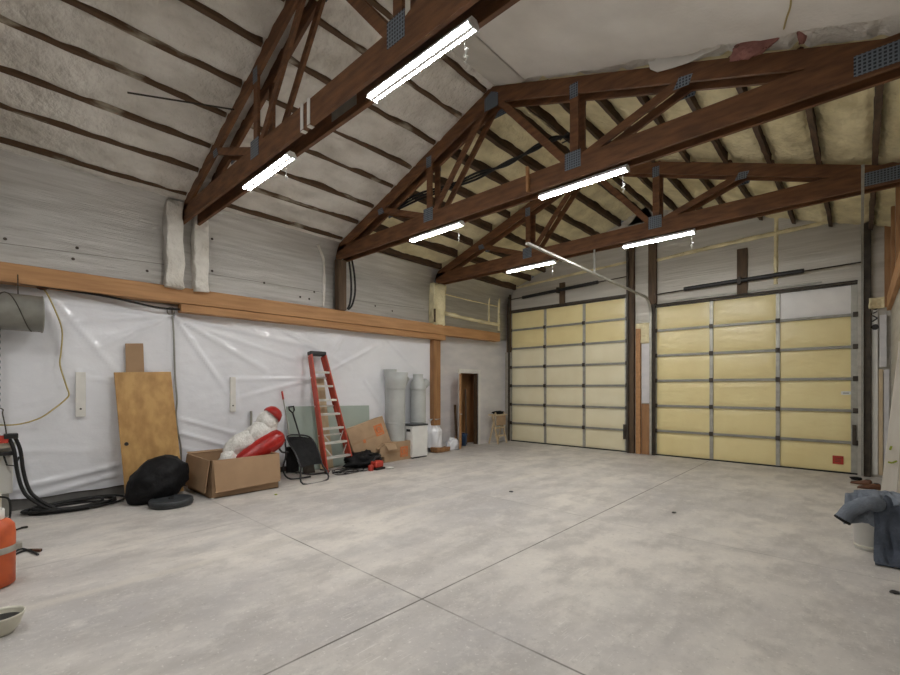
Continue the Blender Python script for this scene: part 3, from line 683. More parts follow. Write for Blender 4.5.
# sill below the sheet
m = MB(); m.mm((-9.0, -1, 0), (-8.82, 8.6, .15)); struct(m, 'baseboard_left', MT['sill'], 'sill strip at the foot of the left wall, coloured dark for its shade', 'sill')
def batten(u0, v0, u1, v1, label, mat=MT['whitepaint'], w_=.05):
    p = onx(u0, v0, -8.72); q = onx(u1, v1, -8.72); x = xp(p.y)+.05
    m = MB().mm((x-.035, p.y, q.z), (x, p.y+w_*2, p.z)); o = single(m, 'wall_batten', mat, label, 'batten', bevel=.004)
    MB().lathe([(.014, 0), (.01, .012)], (x, p.y+w_, q.z+.12), rotm('Y', 90), 10).build('bolt', MT['steel'], o)
batten(76, 372, 76, 417, 'white batten on the plastic sheet left of the leaning plywood', w_=.06)
batten(230, 377, 230, 412, 'white batten on the plastic sheet above the large open box')
batten(250, 411, 250, 432, 'thin grey batten on the plastic sheet above the large open box', MT['galvd'], .018)
# yellow cord
x = -8.70
P = [onx(u, v, x) for u, v in ((39, 287), (46, 292), (55, 310), (62, 330), (61, 352), (60, 365), (66, 385), (69, 394), (66, 399), (55, 408), (40, 418), (20, 424), (0, 425))]
P += [P[-1]+Vector((0, -.3, .05))]
t = thing('extension_cord', 'yellow extension cord hanging down the white sheet by the grey duct', 'cord', tuple(P[7]))
MB().tube(smooth_path(P, 5), .010, 6).build('cable', MT['yellow'], t)
m = MB(); m.box(P[0]+Vector((.02, .03, 0)), (.05, .1, .06)); m.tube(smooth_path([P[0]+Vector((.02, -.05, .02)), P[0]+Vector((.03, .02, -.03)), P[0]+Vector((.02, .1, 0))], 4), .016, 6); m.build('plug', MT['brownleather'], t)
# black cable by the sheet seam
P = [onx(u, v, x) for u, v in ((172, 309), (173, 322), (174, 340), (175, 375), (177, 400), (176, 415), (178, 432), (181, 448), (181, 470))]
t = thing('wall_cable', 'grey cable hanging down the joint between the two plastic sheets', 'cable', tuple(P[4]))
MB().tube(smooth_path(P, 5), .014, 6).build('cable', MT['galvd'], t)
MB().tube([onx(171+4*math.cos(R(a)), 311+4*math.sin(R(a)), x) for a in range(0, 361, 40)], .008, 6).build('cable_loop', MT['galvd'], t)
# dark cable just under the beam
P = [onx(u, v, -8.60) for u, v in ((20, 283), (60, 289), (110, 297), (150, 306), (172, 309), (220, 311), (260, 316))]
single(MB().tube(smooth_path(P, 5), .018, 6), 'wall_cable', MT['rubber'], 'black cable tucked along the underside of the left beam', 'cable')
# duct at the left edge
t = thing('round_duct', 'short grey round duct hanging in front of the white sheet', 'duct', (-8.5, .2, 2.81))
y1 = onx(43, 315, -8.42).y; zc = onx(43, 314.5, -8.42).z
MB().lathe([(.245, -1.6), (.25, -1.58), (.25, -.02), (.258, -.015), (.258, 0)], (-8.44, y1, zc), rotm('X', -90), 32).build('duct_body', MT['galvd'], t)
m = MB()
for a0, a1 in ((.12, .42), (.7, .42), (.72, 1.05)):
    pass
hz = []
for k in range(5):
    ya = y1-.12-.26*k; 
    for j in range(9):
        f = j/8; an = R(-80+165*f) if k % 2 == 0 else R(85-165*f)
        hz.append((-8.44+.257*math.cos(an), ya-.26*f, zc+.257*math.sin(an)))
MB().tube(hz, .007, 5).build('strap', MT['steel'], t)
m = MB()
for s in (0.25, 1.2): m.tube([(-8.44, y1-s, zc+.25), (-8.5, y1-s, 3.3)], .006, 5)
m.build('hanger', MT['steel'], t)

# plywood, cardboard
def lean_board(c0, c1, c2, c3, th, name, mat, label, cat):
    P = [Vector(p) for p in (c0, c1, c2, c3)]; n = (P[1]-P[0]).cross(P[3]-P[0]).normalized()*th
    if n.x > 0: n = -n
    m = MB().add(P+[p+n for p in P], [(0,1,2,3), (7,6,5,4), (0,1,5,4), (1,2,6,5), (2,3,7,6), (3,0,4,7)])
    return m.build(name, mat, bevel=.003) if label is None else single(m, name, mat, label, cat, bevel=.003)
pl = lean_board((-8.40, 1.645, 0.005), (-8.40, 2.455, .005), (-8.665, 2.335, 2.02), (-8.665, 1.545, 1.99), .025, 'plywood_board', MT['ply'], 'large bare plywood board leaning on the white sheet behind the black bag', 'board')
hp = onx(124.5, 444, -8.47); MB().lathe([(.03, 0), (.028, .004)], (-8.448, 1.665, hp.z), rotm('Y', 82), 14).build('hand_hole', MT['black'], pl)
lean_board((-8.72, 1.72, 1.3), (-8.72, 1.985, 1.3), (-8.71, 1.945, 2.48), (-8.71, 1.70, 2.46), .01, 'cardboard_strip', MT['card'], 'upright cardboard strip showing above the leaning plywood', 'cardboard')
# black bag
def bagf(p):
    p.z += .3*max(-.4, p.y)
    return p
m = MB().blob((-8.0, 1.98, .30), (.36, .42, .36), .13, 2.6, 44, 5, flat=.012, fn=bagf)
bag = single(m, 'black_bag', MT['blackcloth'], 'bulging black bag in front of the leaning plywood', 'bag')
# round disc
t = thing('round_disc', 'dark grey round disc lying on the floor before the black bag', 'disc', (-7.52, 2.03, 0))
MB().lathe([(.26, 0), (.28, .015), (.285, .085), (.275, .1), (.25, .105), (.24, .097), (.1, .1), (.0001, .1)], (-7.52, 2.03, .002), n=40).build('disc_body', MT['grillgrey'], t)
MB().lathe([(.035, .095), (.04, .11), (.03, .125), (.0001, .127)], (-7.52, 2.03, .002), n=20).build('disc_knob', MT['black'], t)
MB().tube([(-7.52+.287*math.cos(R(a)), 2.03+.287*math.sin(R(a)), .05) for a in range(0, 360, 12)], .006, 5, True).build('rim', MT['black'], t)

# large open carton with folded-out flaps
bx0, bx1, by0, by1, bh = -8.55, -7.47, 2.56, 3.66, .60
t = thing('cardboard_box', 'large open cardboard box with flaps folded out, beside the black bag', 'box', ((bx0+bx1)/2, (by0+by1)/2, 0))
m = MB(); k = .012
m.mm((bx0, by0, .004), (bx1, by1, .016)); m.mm((bx1-k, by0, .004), (bx1, by1, bh)); m.mm((bx0, by0, .004), (bx0+k, by1, bh)); m.mm((bx0, by0, .004), (bx1, by0+k, bh)); m.mm((bx0, by1-k, .004), (bx1, by1, bh))
m.build('carton', MT['card'], t)
def flapq(a, b, c, d, th):
    P = [Vector(q) for q in (a, b, c, d)]; n = Vector(th)
    return MB().add(P+[p+n for p in P], [(0,1,2,3), (7,6,5,4), (0,1,5,4), (1,2,6,5), (2,3,7,6), (3,0,4,7)])
flapq((bx1+.004, by0+.02, bh), (bx1+.004, by1, bh), (bx1+.07, by1-.01, .125), (bx1+.07, by0+.05, .10), (.012, 0, .002)).build('flap', MT['card'], t)
flapq((bx0, by0-.004, bh), (bx1-.02, by0-.004, bh), (bx1-.03, by0-.07, .10), (bx0, by0-.07, .1), (0, -.012, .002)).build('flap', MT['card'], t)
flapq((bx0+.02, by1+.004, bh), (bx1, by1+.004, bh), (bx1, by1+.03, .15), (bx0+.02, by1+.03, .15), (0, .012, .002)).build('flap', MT['card'], t)
flapq((bx0+.02, by0, bh), (bx0+.02, by1, bh), (bx0-.06, by1, bh+.02), (bx0-.06, by0, bh+.02), (0, 0, .01)).build('flap', MT['card'], t)
# white crumpled bag and the holiday decoration in the box
single(MB().blob((-7.95, 3.0, .44), (.14, .14, .22), .4, 3, 26, 9, flat=.02), 'crumpled_bag', MT['fluff'], 'crumpled white bag inside the large open box', 'bag')
t = thing('lawn_decoration', 'large red and white plastic holiday decoration tipped up inside the open box', 'decoration', (-8.0, 3.5, .1))
A = Vector((-7.86, 3.20, .47)); B = Vector((-7.92, 3.92, .86)); ax = (B-A).normalized()
q = Vector((0, 0, 1)).rotation_difference(ax).to_matrix()
LN = (B-A).length
m = MB().lathe([(.001, -.12), (.10, -.1), (.17, .0), (.2, LN*.3), (.225, LN*.6), (.215, LN*.85), (.17, LN*.97), (.1, LN*1.03), (.001, LN*1.05)], A, q, 28, sx=.85, sy=.85)
m.build('red_body', MT['red'], t)
m = MB().blob((-8.04, 3.30, .77), (.16, .36, .20), .15, 3, 30, 4, fn=lambda p: p+Vector((0, 0, .35*p.y))); m.blob((-8.02, 3.60, .94), (.17, .30, .22), .15, 3, 30, 7, fn=lambda p: p+Vector((0, 0, .3*p.y)))
m.build('white_upper', MT['fluff'], t)
m = MB().blob((-8.02, 3.72, 1.13), (.16, .19, .2), .1, 3, 30, 2); m.build('white_top', MT['fluff'], t)
capc = Vector((-8.0, 3.80, 1.24))
qq = Vector((0, 0, 1)).rotation_difference(Vector((0.05, .62, .6)).normalized()).to_matrix()
MB().lathe([(.175, -.02), (.17, .03), (.14, .1), (.09, .14), (.001, .155)], capc, qq, 26).build('red_cap', MT['red'], t)

# pole and shovel
t = thing('pole', 'thin grey pole with a red tip leaning on the white sheet', 'pole', (-8.3, 4.5, 0))
a, b = Vector((-8.36, 4.47, .01)), Vector((-8.69, 4.33, 1.67)); c = a+(b-a)*.9
MB().tube([a, c], .012, 8).build('shaft', MT['galv'], t); MB().tube([c, b], .019, 8).build('grip', MT['redpaint'], t)
t = thing('shovel', 'black handled shovel standing behind the folding chair', 'shovel', (-8.35, 4.65, 0))
a, b = Vector((-8.28, 4.66, .3)), Vector((-8.6, 4.52, 1.22))
MB().tube([a, b], .016, 8).build('shaft', MT['black'], t)
MB().tube([b, b+Vector((-.03, -.06, .07)), b+Vector((-.05, -.06, .13)), b+Vector((-.055, .05, .14)), b+Vector((-.03, .05, .06))], .016, 8, True).build('grip', MT['black'], t)
MB().grid(lambda u, v: (-8.28+.1*v-.04*math.cos((u-.5)*3), 4.66+(u-.5)*.26, .34-.33*v), 8, 6).build('blade', MT['steel'], t)
# folding chair
t = thing('folding_chair', 'black folded lounge chair with mesh sling between box and ladder', 'chair', (-7.6, 4.3, 0))
cP = {k: v for k, v in dict(tl=onx(287, 437, -8.05), tr=onx(311, 438, -7.95), br=onx(322, 464, -7.62), bl=onx(301, 468, -7.55)).items()}
def sl(u, v):
    p = cP['tl']*(1-u)*(1-v)+cP['tr']*u*(1-v)+cP['br']*u*v+cP['bl']*(1-u)*v
    return p+Vector((.05*math.sin(v*3.1), 0, .02*math.sin(u*3.1)))
m = MB().grid(sl, 10, 12); m.grid(lambda u, v: sl(u, v)-Vector((.012, 0, 0)), 10, 12); m.build('sling', MT['blackcloth'], t)
fr = MB().tube(smooth_path([cP['bl'], cP['bl']*.5+cP['tl']*.5+Vector((.05, -.01, 0)), cP['tl'], cP['tl']*.5+cP['tr']*.5+Vector((0, 0, .05)), cP['tr'], cP['tr']*.5+cP['br']*.5+Vector((.05, .01, 0)), cP['br']], 5), .016, 8)
fr.build('sling_frame', MT['black'], t)
b1, b2, b3, b4 = flo(303, 485), flo(328, 480), flo(326, 471), flo(302, 477)
up = Vector((0, 0, .016))
for pts in ([cP['bl']+Vector((0, 0, .0)), b1+up*1.2, b2+up*1.2, cP['br']], ):
    MB().tube(smooth_path(pts, 5), .016, 8).build('leg', MT['black'], t)
MB().tube(smooth_path([cP['bl']+Vector((-.05, -.02, -.08)), flo(300, 478)+Vector((-.1, 0, .1)), Vector((-8.0, 4.6, .03)), Vector((-8.0, 5.0, .03)), cP['br']+Vector((-.08, .02, -.12))], 5), .016, 8).build('leg', MT['black'], t)
MB().tube(smooth_path([cP['tl']+Vector((.0, -.03, -.05)), onx(279, 446, -7.95), onx(282, 452, -7.9), onx(288, 452, -7.9)], 5), .018, 8).build('armrest', MT['black'], t)
MB().tube(smooth_path([cP['tl']+Vector((-.02, -.03, -.08)), onx(286, 455, -7.95), onx(283, 470, -7.95), Vector((-7.93, 4.12, .02)), Vector((-7.85, 4.5, .02))], 5), .016, 8).build('leg', MT['black'], t)
m = MB().grid(lambda u, v: onx(286+u*13, 447+v*26, -8.0)+Vector((-.05*math.sin(u*3), 0, 0)), 6, 8); m.build('seat_sling', MT['blackcloth'], t)

# green plasterboard and ladder
lean_board((-8.50, 4.42, .01), (-8.50, 6.42, .01), (-8.66, 6.50, 1.32), (-8.68, 4.42, 1.36), .015, 'plasterboard_sheet', MT['green'], 'grey green plasterboard sheet leaning behind the red ladder', 'plasterboard')
lean_board((-8.40, 5.05, .01), (-8.40, 5.36, .01), (-8.63, 5.26, 1.95), (-8.63, 5.0, 1.95), .03, 'pale_plank', MT['pine'], 'pale plank leaning on the wall behind the red ladder', 'plank')
t = thing('step_ladder', 'tall folded red step ladder with silver treads leaning on the left wall', 'ladder', (-8.0, 5.2, 0))
bl, br_ = Vector((-7.92, 4.89, .03)), Vector((-8.02, 5.60, .03)); tlp, trp = Vector((-8.50, 4.865, 2.44)), Vector((-8.50, 5.20, 2.44))
ux = (br_-bl).normalized(); nb = Vector((-.97, 0, -.24))
def rail(a, b, nm, mt):
    m = MB().bar(a, b, .035, .11, (1, 0, .2)); return m.build(nm, mt, t, .004)
rail(bl, tlp, 'front_rail', MT['fibre']); rail(br_, trp, 'front_rail', MT['fibre'])
off = Vector((-.10, 0, -.0))
for a, b in ((bl, tlp), (br_, trp)):
    i = Vector((0, .03 if a is bl else -.03, 0))
    MB().bar(a+off*1.5+i*.6+Vector((0, 0, .1)), b+Vector((-.09, 0, -.03))+i*.6, .028, .06, (1, 0, .2)).build('rear_rail', MT['fibre'], t, .003)
for k in range(7):
    f = .115+.122*k
    a = bl+(tlp-bl)*f; b = br_+(trp-br_)*f
    st = MB().bar(a, b, .10, .045, (0, 0, 1)); st.build('tread', MT['alu'], t, .003)
for k in (.3, .55, .8):
    a = bl+(tlp-bl)*k+off*1.1; b = br_+(trp-br_)*k+off*1.1
    MB().bar(a, b, .02, .03).build('rear_brace', MT['alu'], t)
for k in (.12, .24):
    a = bl+(tlp-bl)*k; b = br_+(trp-br_)*k; a2 = bl+(tlp-bl)*(k+.09); b2 = br_+(trp-br_)*(k+.09)
    MB().bar(a+(b-a)*.3, a2+Vector((0, .02, 0)), .012, .02).build('brace', MT['alu'], t); MB().bar(b+(a-b)*.3, b2+Vector((0, -.02, 0)), .012, .02).build('brace', MT['alu'], t)
tc_ = (tlp+trp)/2
MB().box(tc_+Vector((-.03, 0, .03)), (.15, .38, .09), (0, R(-8), 0)).build('top_cap', MT['black'], t, .02)
for a in (bl, br_): MB().box(a+Vector((0, 0, 0)), (.1, .045, .055)).build('foot', MT['black'], t, .006)

# cartons beside the ladder
def carton(name, label, mtx, d, prints, flapspec=None):
    t = thing(name, label, 'box', tuple(mtx.to_translation()))
    m = MB().box((0, 0, d[2]/2), d); m.v = [mtx @ v for v in m.v]; m.build('carton', MT['card2'], t, .008)
    tp = MB().box((d[0]/2+.002, 0, d[2]*.5), (.003, d[1], .05)); tp.v = [mtx @ v for v in tp.v]; tp.build('tape', MT['card'], t)
    for (y, z, w_, h_) in prints:
        pr = MB().box((d[0]/2+.004, y, z), (.004, w_, h_)); pr.v = [mtx @ v for v in pr.v]; po = pr.build('orange_print', MT['orange_print'], t)
        gl = MB()
        if w_ > .1:
            gl.tube([Vector((d[0]/2+.008, y+w_*.27*math.cos(R(a)), z+.02+h_*.24*math.sin(R(a)))) for a in range(-40, 250, 20)], .008, 5)
            gl.bar((d[0]/2+.008, y-w_*.3, z-h_*.36), (d[0]/2+.008, y+w_*.3, z-h_*.36), .006, .014)
            gl.v = [mtx @ v for v in gl.v]; gl.build('print_mark', MT['card2'], po)
    return t
mA = Matrix.Translation((-8.33, 6.32, .22)) @ Matrix.Rotation(R(14), 4, 'X') @ Matrix.Rotation(R(-12), 4, 'Y')
carton('cardboard_box', 'tilted cardboard box with an orange print behind the black bag of cables', mA, (.3, 1.05, .74), [(.3, .46, .24, .26), (-.17, .34, .07, .08)])
mB = Matrix.Translation((-8.34, 6.98, 0)) @ Matrix.Rotation(R(2), 4, 'Z')
tb = carton('cardboard_box', 'low cardboard box with an orange square print beside the white bin', mB, (.42, .92, .45), [(.16, .2, .25, .25)])
flapq(mB @ Vector((.2, -.42, .42)), mB @ Vector((.2, -.12, .42)), mB @ Vector((.33, -.16, .3)), mB @ Vector((.33, -.44, .29)), (0, 0, .01)).build('flap', MT['card2'], tb)
flapq(mB @ Vector((.2, -.462, .42)), mB @ Vector((-.2, -.462, .44)), mB @ Vector((-.2, -.62, .34)), mB @ Vector((.22, -.64, .33)), (0, 0, .012)).build('flap', MT['card2'], tb)
flapq(mB @ Vector((.213, -.46, .41)), mB @ Vector((.213, -.60, .35)), mB @ Vector((.22, -.62, .16)), mB @ Vector((.216, -.44, .14)), (.01, 0, 0)).build('flap', MT['card2'], tb)
t = thing('black_bag', 'black bag of cables on the floor in front of the tilted cardboard box', 'bag', (-8.0, 6.0, 0))
m = MB().blob((-8.05, 5.88, .14), (.26, .42, .19), .45, 3, 36, 11, flat=.01); m.build('bag_body', MT['blackcloth'], t)
for k in range(3):
    MB().tube(smooth_path([Vector((-7.9+random.uniform(-.1, .1), 5.6+random.uniform(0, .8), .2+random.uniform(0, .1))) for _ in range(5)], 5), .012, 6).build('cable', MT['rubber'], t)
# red tool
t = thing('red_power_tool', 'small red and black power tool on the floor below the cardboard boxes', 'tool', (-7.6, 5.9, 0))
MB().box((-7.62, 5.93, .11), (.18, .24, .14), (0, 0, R(10))).build('tool_body', MT['redpaint'], t, .03)
MB().tube(smooth_path([(-7.62, 5.84, .16), (-7.62, 5.88, .25), (-7.62, 6.0, .26), (-7.62, 6.05, .16)], 5), .02, 8).build('handle', MT['black'], t)
MB().lathe([(.05, 0), (.06, .02), (.06, .1), (.04, .12)], (-7.56, 5.72, .002), n=16).build('canister', MT['redpaint'], t)
MB().box((-7.6, 5.93, .022), (.2, .28, .04), (0, 0, R(10))).build('tool_base', MT['black'], t, .01)
# cable coil
t = thing('cable_coil', 'loose black cable coil on the floor at the foot of the red ladder', 'cable', (-7.8, 5.3, 0))
for k in range(4):
    c = Vector((-7.78+.05*math.sin(k*2), 5.28+.06*math.cos(k*3), .012+.012*k)); r_ = .18+.05*(k % 3)
    MB().tube([c+Vector((r_*math.cos(a)*.9, r_*1.25*math.sin(a), .008*math.sin(3*a+k))) for a in [2*math.pi*j/26 for j in range(26)]], .009, 6, True).build('cable_turn', MT['rubber'], t)
MB().tube(smooth_path([(-7.7, 5.45, .012), (-7.6, 5.6, .012), (-7.66, 5.75, .012), (-7.6, 5.85, .012)], 5), .009, 6).build('cable_end', MT['rubber'], t)
single(MB().blob((-7.45, 6.15, .02), (.08, .1, .018), .3, 3, 16, 3, flat=.003), 'paper_scrap', MT['whitepaint'], 'white scrap on the floor right of the red power tool', 'scrap')

# tall grey ducts
def duct(name, label, x, y, r, h, flare, seg):
    t = thing(name, label, 'duct', (x, y, 0))
    MB().lathe([(r, 0.005), (r, .02), (r, h*.5-.02), (r, h*.5), (r+.006, h*.5+.004), (r+.006, h*.5+.015), (r, h*.5+.02), (r, h*.5+.04), (r, h-.02), (r, h)], (x, y, 0), n=30).build('pipe', MT['duct'], t)
    return t
t = duct('round_duct', 'left tall grey metal duct standing beside the cardboard boxes', -8.40, 7.12, .225, 1.74, 1, 0)
MB().lathe([(.228, 1.70), (.235, 1.74), (.25, 1.86), (.30, 2.12), (.295, 2.12), (.24, 1.86), (.22, 1.76)], (-8.40, 7.12, 0), n=30).build('flared_top', MT['duct'], t)
q = rotm('X', -32)
MB().lathe([(.13, -.1), (.13, .32), (.138, .33), (.13, .35), (.12, .34), (.12, 0)], (-8.38, 7.2, 1.72), q, 24).build('branch', MT['duct'], t)
t = duct('round_duct', 'right tall grey metal duct with a short elbow on top', -8.42, 7.88, .2, 1.72, 1, 0)
MB().lathe([(.205, 1.68), (.21, 1.72), (.17, 1.9), (.13, 1.98), (.13, 2.08), (.138, 2.09), (.12, 2.1), (.115, 2.0)], (-8.42, 7.88, 0), n=28).build('reducer', MT['duct'], t)
MB().lathe([(.11, -.05), (.11, .26), (.118, .27), (.11, .29), (.1, .28), (.1, 0)], (-8.42, 7.96, 1.72), rotm('X', -52), 22).build('branch', MT['duct'], t)
single(MB().lathe([(.13, .005), (.13, .02), (.13, 1.98), (.13, 2.0), (.14, 2.02), (.17, 2.2), (.165, 2.2), (.12, 2.0)], (-8.60, 7.10, 0), n=24), 'round_duct', MT['duct'], 'slim grey duct half hidden behind the left tall duct', 'duct')
# white bin
t = thing('white_bin', 'tall white bin with a dark lid beside the cardboard boxes', 'bin', (-8.3, 7.62, 0))
m = MB().prism([(-8.50, 7.36), (-8.06, 7.36), (-8.06, 7.88), (-8.50, 7.88)], .03, .80, 'z'); m.build('bin_body', MT['white'], t, .02)
MB().mm((-8.51, 7.35, .80), (-8.05, 7.89, .835)).build('lid', MT['grillgrey'], t, .01)
MB().mm((-8.28, 7.352, .66), (-8.14, 7.362, .72)).build('hand_slot', MT['black'], t)
MB().mm((-8.48, 7.38, .004), (-8.08, 7.86, .032)).build('foot_rim', MT['black'], t)
# plastic wrapped foot of the post
t = thing('plastic_wrap', 'white plastic bunched around the foot of the orange brown post', 'plastic', (-8.5, 8.75, .1))
def wrapf(u, v):
    a = u*math.pi*1.15-.1; z = .12+.78*v; r_ = .17+.05*noise.noise(Vector((u*6, v*2, 3)))+.03*noise.noise(Vector((u*16, v*3, 1)))+(.05*(1-v) if v < .6 else 0)-(.06*math.sin((v-.6)*3.5) if v > .6 else 0)+.12*max(0, v-.93)*8
    return (-8.64+r_*math.sin(a)*1.1, 8.66-r_*1.15*math.cos(a), z)
MB().grid(wrapf, 30, 22).build('wrap_skirt', MT['poly'], t)
single(lumpy_box((-8.5, 8.42, .01), (-8.28, 8.95, .13), .03, 17), 'timber_block', MT['post'], 'reddish brown block lying at the foot of the orange brown post', 'block')
single(MB().blob((-8.42, 9.25, .12), (.1, .26, .2), .5, 3, 26, 13, flat=.004), 'crumpled_plastic', MT['poly'], 'crumpled clear plastic on the floor left of the open door', 'plastic')
single(MB().grid(lambda u, v: (-8.48+.12*v+.0*u, 9.12+.32*u+.05*v, .36*(1-v)*(1-.3*u)+.02), 6, 6), 'paper_sheet', MT['white'], 'white sheet propped against the wall left of the open door', 'paper')
# small door, its closet and contents
t = thing('door_3', 'open brown wooden door with white casing in the left wall', 'door', (-8.65, 10.2, 0)); t['kind'] = 'structure'
xd = xw(10.2)
m = MB(); m.mm((xd-.02, DY0-.1, DZ), (xd+.03, DY1+.1, DZ+.12)); m.mm((xd-.02, DY1, 0), (xd+.03, DY1+.1, DZ)); m.mm((xd-.02, DY0-.07, 0), (xd+.03, DY0, DZ)); m.build('casing', MT['whitepaint'], t)
hx, hy = xd+.03, DY0+.02
an = R(-52); dv = Vector((math.cos(an), math.sin(an), 0))
lf = MB().bar(Vector((hx, hy, 1.08))+dv*.0, Vector((hx, hy, 1.08))+dv*.62, .035, 2.1, (0, 0, 1)).build('leaf', MT['beam'], t, .003)
MB().lathe([(.012, -.06), (.012, -.03), (.03, -.02), (.03, .02), (.012, .03), (.012, .06)], Vector((hx, hy, 1.0))+dv*.56, Vector((0, 0, 1)).rotation_difference(Vector((-dv.y, dv.x, 0))).to_matrix(), 14).build('knob', MT['alu'], lf)
m = MB(); xc = xd-.5
m.mm((xc-.05, DY0-.3, 0), (xc, DY1+.45, 2.4)); m.mm((xc, DY1+.4, 0), (xd-.16, DY1+.45, 2.4)); m.mm((xc, DY0-.3, 0), (xd-.16, DY0-.25, 2.4)); m.mm((xc, DY0-.3, 2.4), (xd-.16, DY1+.45, 2.45))
m.build('closet_lining', MT['post'], t)
m = MB(); m.mm((xd-.16, DY1-.001, 0), (xd-.02, DY1+.004, DZ)); m.build('jamb', MT['darkwood'], t)
t = thing('bucket', 'blue bucket standing inside the open doorway', 'bucket', (-8.82, 10.06, 0))
MB().lathe([(.13, .005), (.16, .33), (.17, .335), (.17, .36), (.16, .36), (.15, .34), (.12, .02), (.001, .02)], (-8.82, 10.06, 0), n=24).build('bucket_body', MT['blue'], t)
MB().tube([(-8.82+.17*math.cos(a), 10.06, .345+.0+.06*math.sin(a)) for a in [math.pi*j/10 for j in range(11)]], .005, 5).build('handle', MT['alu'], t)
single(MB().bar((-8.90, 10.35, .01), (-9.1, 10.55, 1.7), .05, .05), 'broom_handle', MT['darkwood'], 'dark stick leaning inside the open doorway', 'stick')
single(MB().bar((-8.45, 9.42, .01), (-8.6, 9.5, 1.25), .06, .04, (1, 0, 0)), 'timber_strip', MT['darkwood'], 'dark timber strip leaning on the wall left of the open door', 'strip')
# wooden stool with clutter
t = thing('folding_stool', 'small wooden folding stool in the far left corner by the garage door', 'stool', (-8.35, 11.2, 0))
for y_ in (10.98, 11.42):
    MB().bar((-8.5, y_, .01), (-8.25, y_, .98), .035, .04, (1, 0, 0)).build('leg', MT['pine'], t); MB().bar((-8.18, y_+.04, .01), (-8.42, y_+.04, .92), .035, .04, (1, 0, 0)).build('leg', MT['pine'], t)
for z_ in (.25, .5): MB().bar((-8.25, 10.98, z_), (-8.25, 11.46, z_), .03, .05).build('rung', MT['pine'], t)
MB().mm((-8.5, 10.93, .88), (-8.18, 11.5, .92)).build('seat', MT['pine'], t, .005)
MB().mm((-8.24, 10.99, .58), (-8.2, 11.44, .9)).build('backrest', MT['card2'], t, .01)
single(MB().blob((-8.34, 11.22, .97), (.12, .26, .05), .3, 4, 20, 4, flat=.922), 'dark_rag', MT['blackcloth'], 'dark rag lying on the wooden folding stool', 'rag')

# ------------------------------------------------------------------ left edge equipment
t = thing('gas_cylinder', 'orange gas cylinder with a metal clamp band at the left edge', 'cylinder', (-5.62, .1, 0))
cy = Vector((-5.60, .125, 0))
MB().lathe([(.13, .005), (.155, .02), (.158, .46), (.15, .53), (.12, .575), (.06, .60), (.055, .62), (.001, .62)], cy, n=32).build('cylinder_body', MT['orange'], t)
MB().lathe([(.161, .30), (.165, .305), (.165, .35), (.161, .355)], cy, n=32).build('clamp_band', MT['galv'], t)
MB().lathe([(.08, .585), (.085, .59), (.085, .67), (.08, .675), (.07, .67), (.07, .59)], cy, n=20).build('collar', MT['whitepaint'], t)
MB().lathe([(.025, .61), (.025, .72), (.045, .73), (.045, .76), (.02, .77), (.001, .77)], cy, n=14).build('valve', MT['galvd'], t)
MB().box(cy+Vector((.03, .165, .33)), (.07, .06, .05)).build('clamp_screw', MT['galv'], t, .004)
t = thing('jumper_leads', 'black leads with metal clips lying beside the orange gas cylinder', 'leads', tuple(flo(28, 552)))
for k, (pts) in enumerate(([(15, 556), (24, 552), (33, 551), (41, 552)], [(15, 553), (22, 550), (32, 553), (38, 556)], [(16, 531), (22, 529), (28, 528)])):
    MB().tube(smooth_path([flo(u, v)+Vector((0, 0, .015)) for u, v in pts], 5), .011, 6).build('lead', MT['rubber'], t)
MB().bar(flo(33, 552)+Vector((0, 0, .02)), flo(41, 552)+Vector((0, 0, .02)), .03, .025).build('clip', MT['brownleather'], t)
MB().bar(flo(21, 529)+Vector((0, 0, .015)), flo(27, 528)+Vector((0, 0, .015)), .03, .02).build('clip', MT['steel'], t)
# bowl
t = thing('bowl', 'white bowl with dark dregs on the floor in the left foreground', 'bowl', (-4.47, .03, 0))
bc = flo(0, 634)
MB().lathe([(.07, .004), (.075, .012), (.105, .05), (.128, .125), (.132, .14), (.128, .142), (.12, .125), (.098, .055), (.001, .02)], bc, n=32).build('bowl_body', MT['cream'], t)
MB().lathe([(.112, .10), (.08, .106), (.001, .104)], bc, n=24).build('dregs', MT['rubber'], t)
# hoses and coil
t = thing('air_hose', 'black hose hanging at the left edge and coiled on the floor below the white sheet', 'hose', (-8.4, 1.0, 0))
for k in range(6):
    r_ = .25+.05*(k % 4)+.02*(k > 3); c = Vector((-8.42+.03*math.sin(k*1.7), 1.02+.05*math.cos(k*2.3), .02+.022*(k//2)))
    MB().tube([c+Vector((r_*.85*math.cos(a), r_*1.45*math.sin(a), .012*math.sin(2*a+k))) for a in [2*math.pi*j/36 for j in range(36)]], .017, 8, True).build('hose_turn', MT['rubber'], t)
for o in (0, .06):
    P = [onx(12, 437, -8.42)+Vector((0, -.04+o, .02)), onx(14, 450, -8.42)+Vector((0, o, 0)), onx(17, 470, -8.4)+Vector((0, o, 0)), onx(22, 488, -8.36)+Vector((0, o, 0)), onx(31, 499, -8.3)+Vector((0, o, 0)), Vector((-8.2, .8+o, .04)), Vector((-8.12, 1.1+o, .03))]
    MB().tube(smooth_path(P, 6), .022, 8).build('hose_drop', MT['rubber'], t)
t = thing('hose_reel_panel', 'white utility panel with black fittings at the left edge behind the cylinder', 'panel', (-8.6, .3, 0))
pa = onx(-6, 452, -8.5)
MB().mm((-8.7, pa.y-.2, .3), (-8.55, .40, 1.0)).build('panel_box', MT['whitepaint'], t, .01)
MB().mm((-8.55, .02, .93), (-8.46, .42, 1.0)).build('ledge', MT['cream'], t, .005)
MB().mm((-8.55, .05, .83), (-8.45, .40, .88)).build('fitting', MT['black'], t, .008)
MB().tube([(-8.5, .30, .86), (-8.48, .34, .70), (-8.48, .42, .68), (-8.5, .46, .80)], .012, 6).build('cable', MT['rubber'], t)
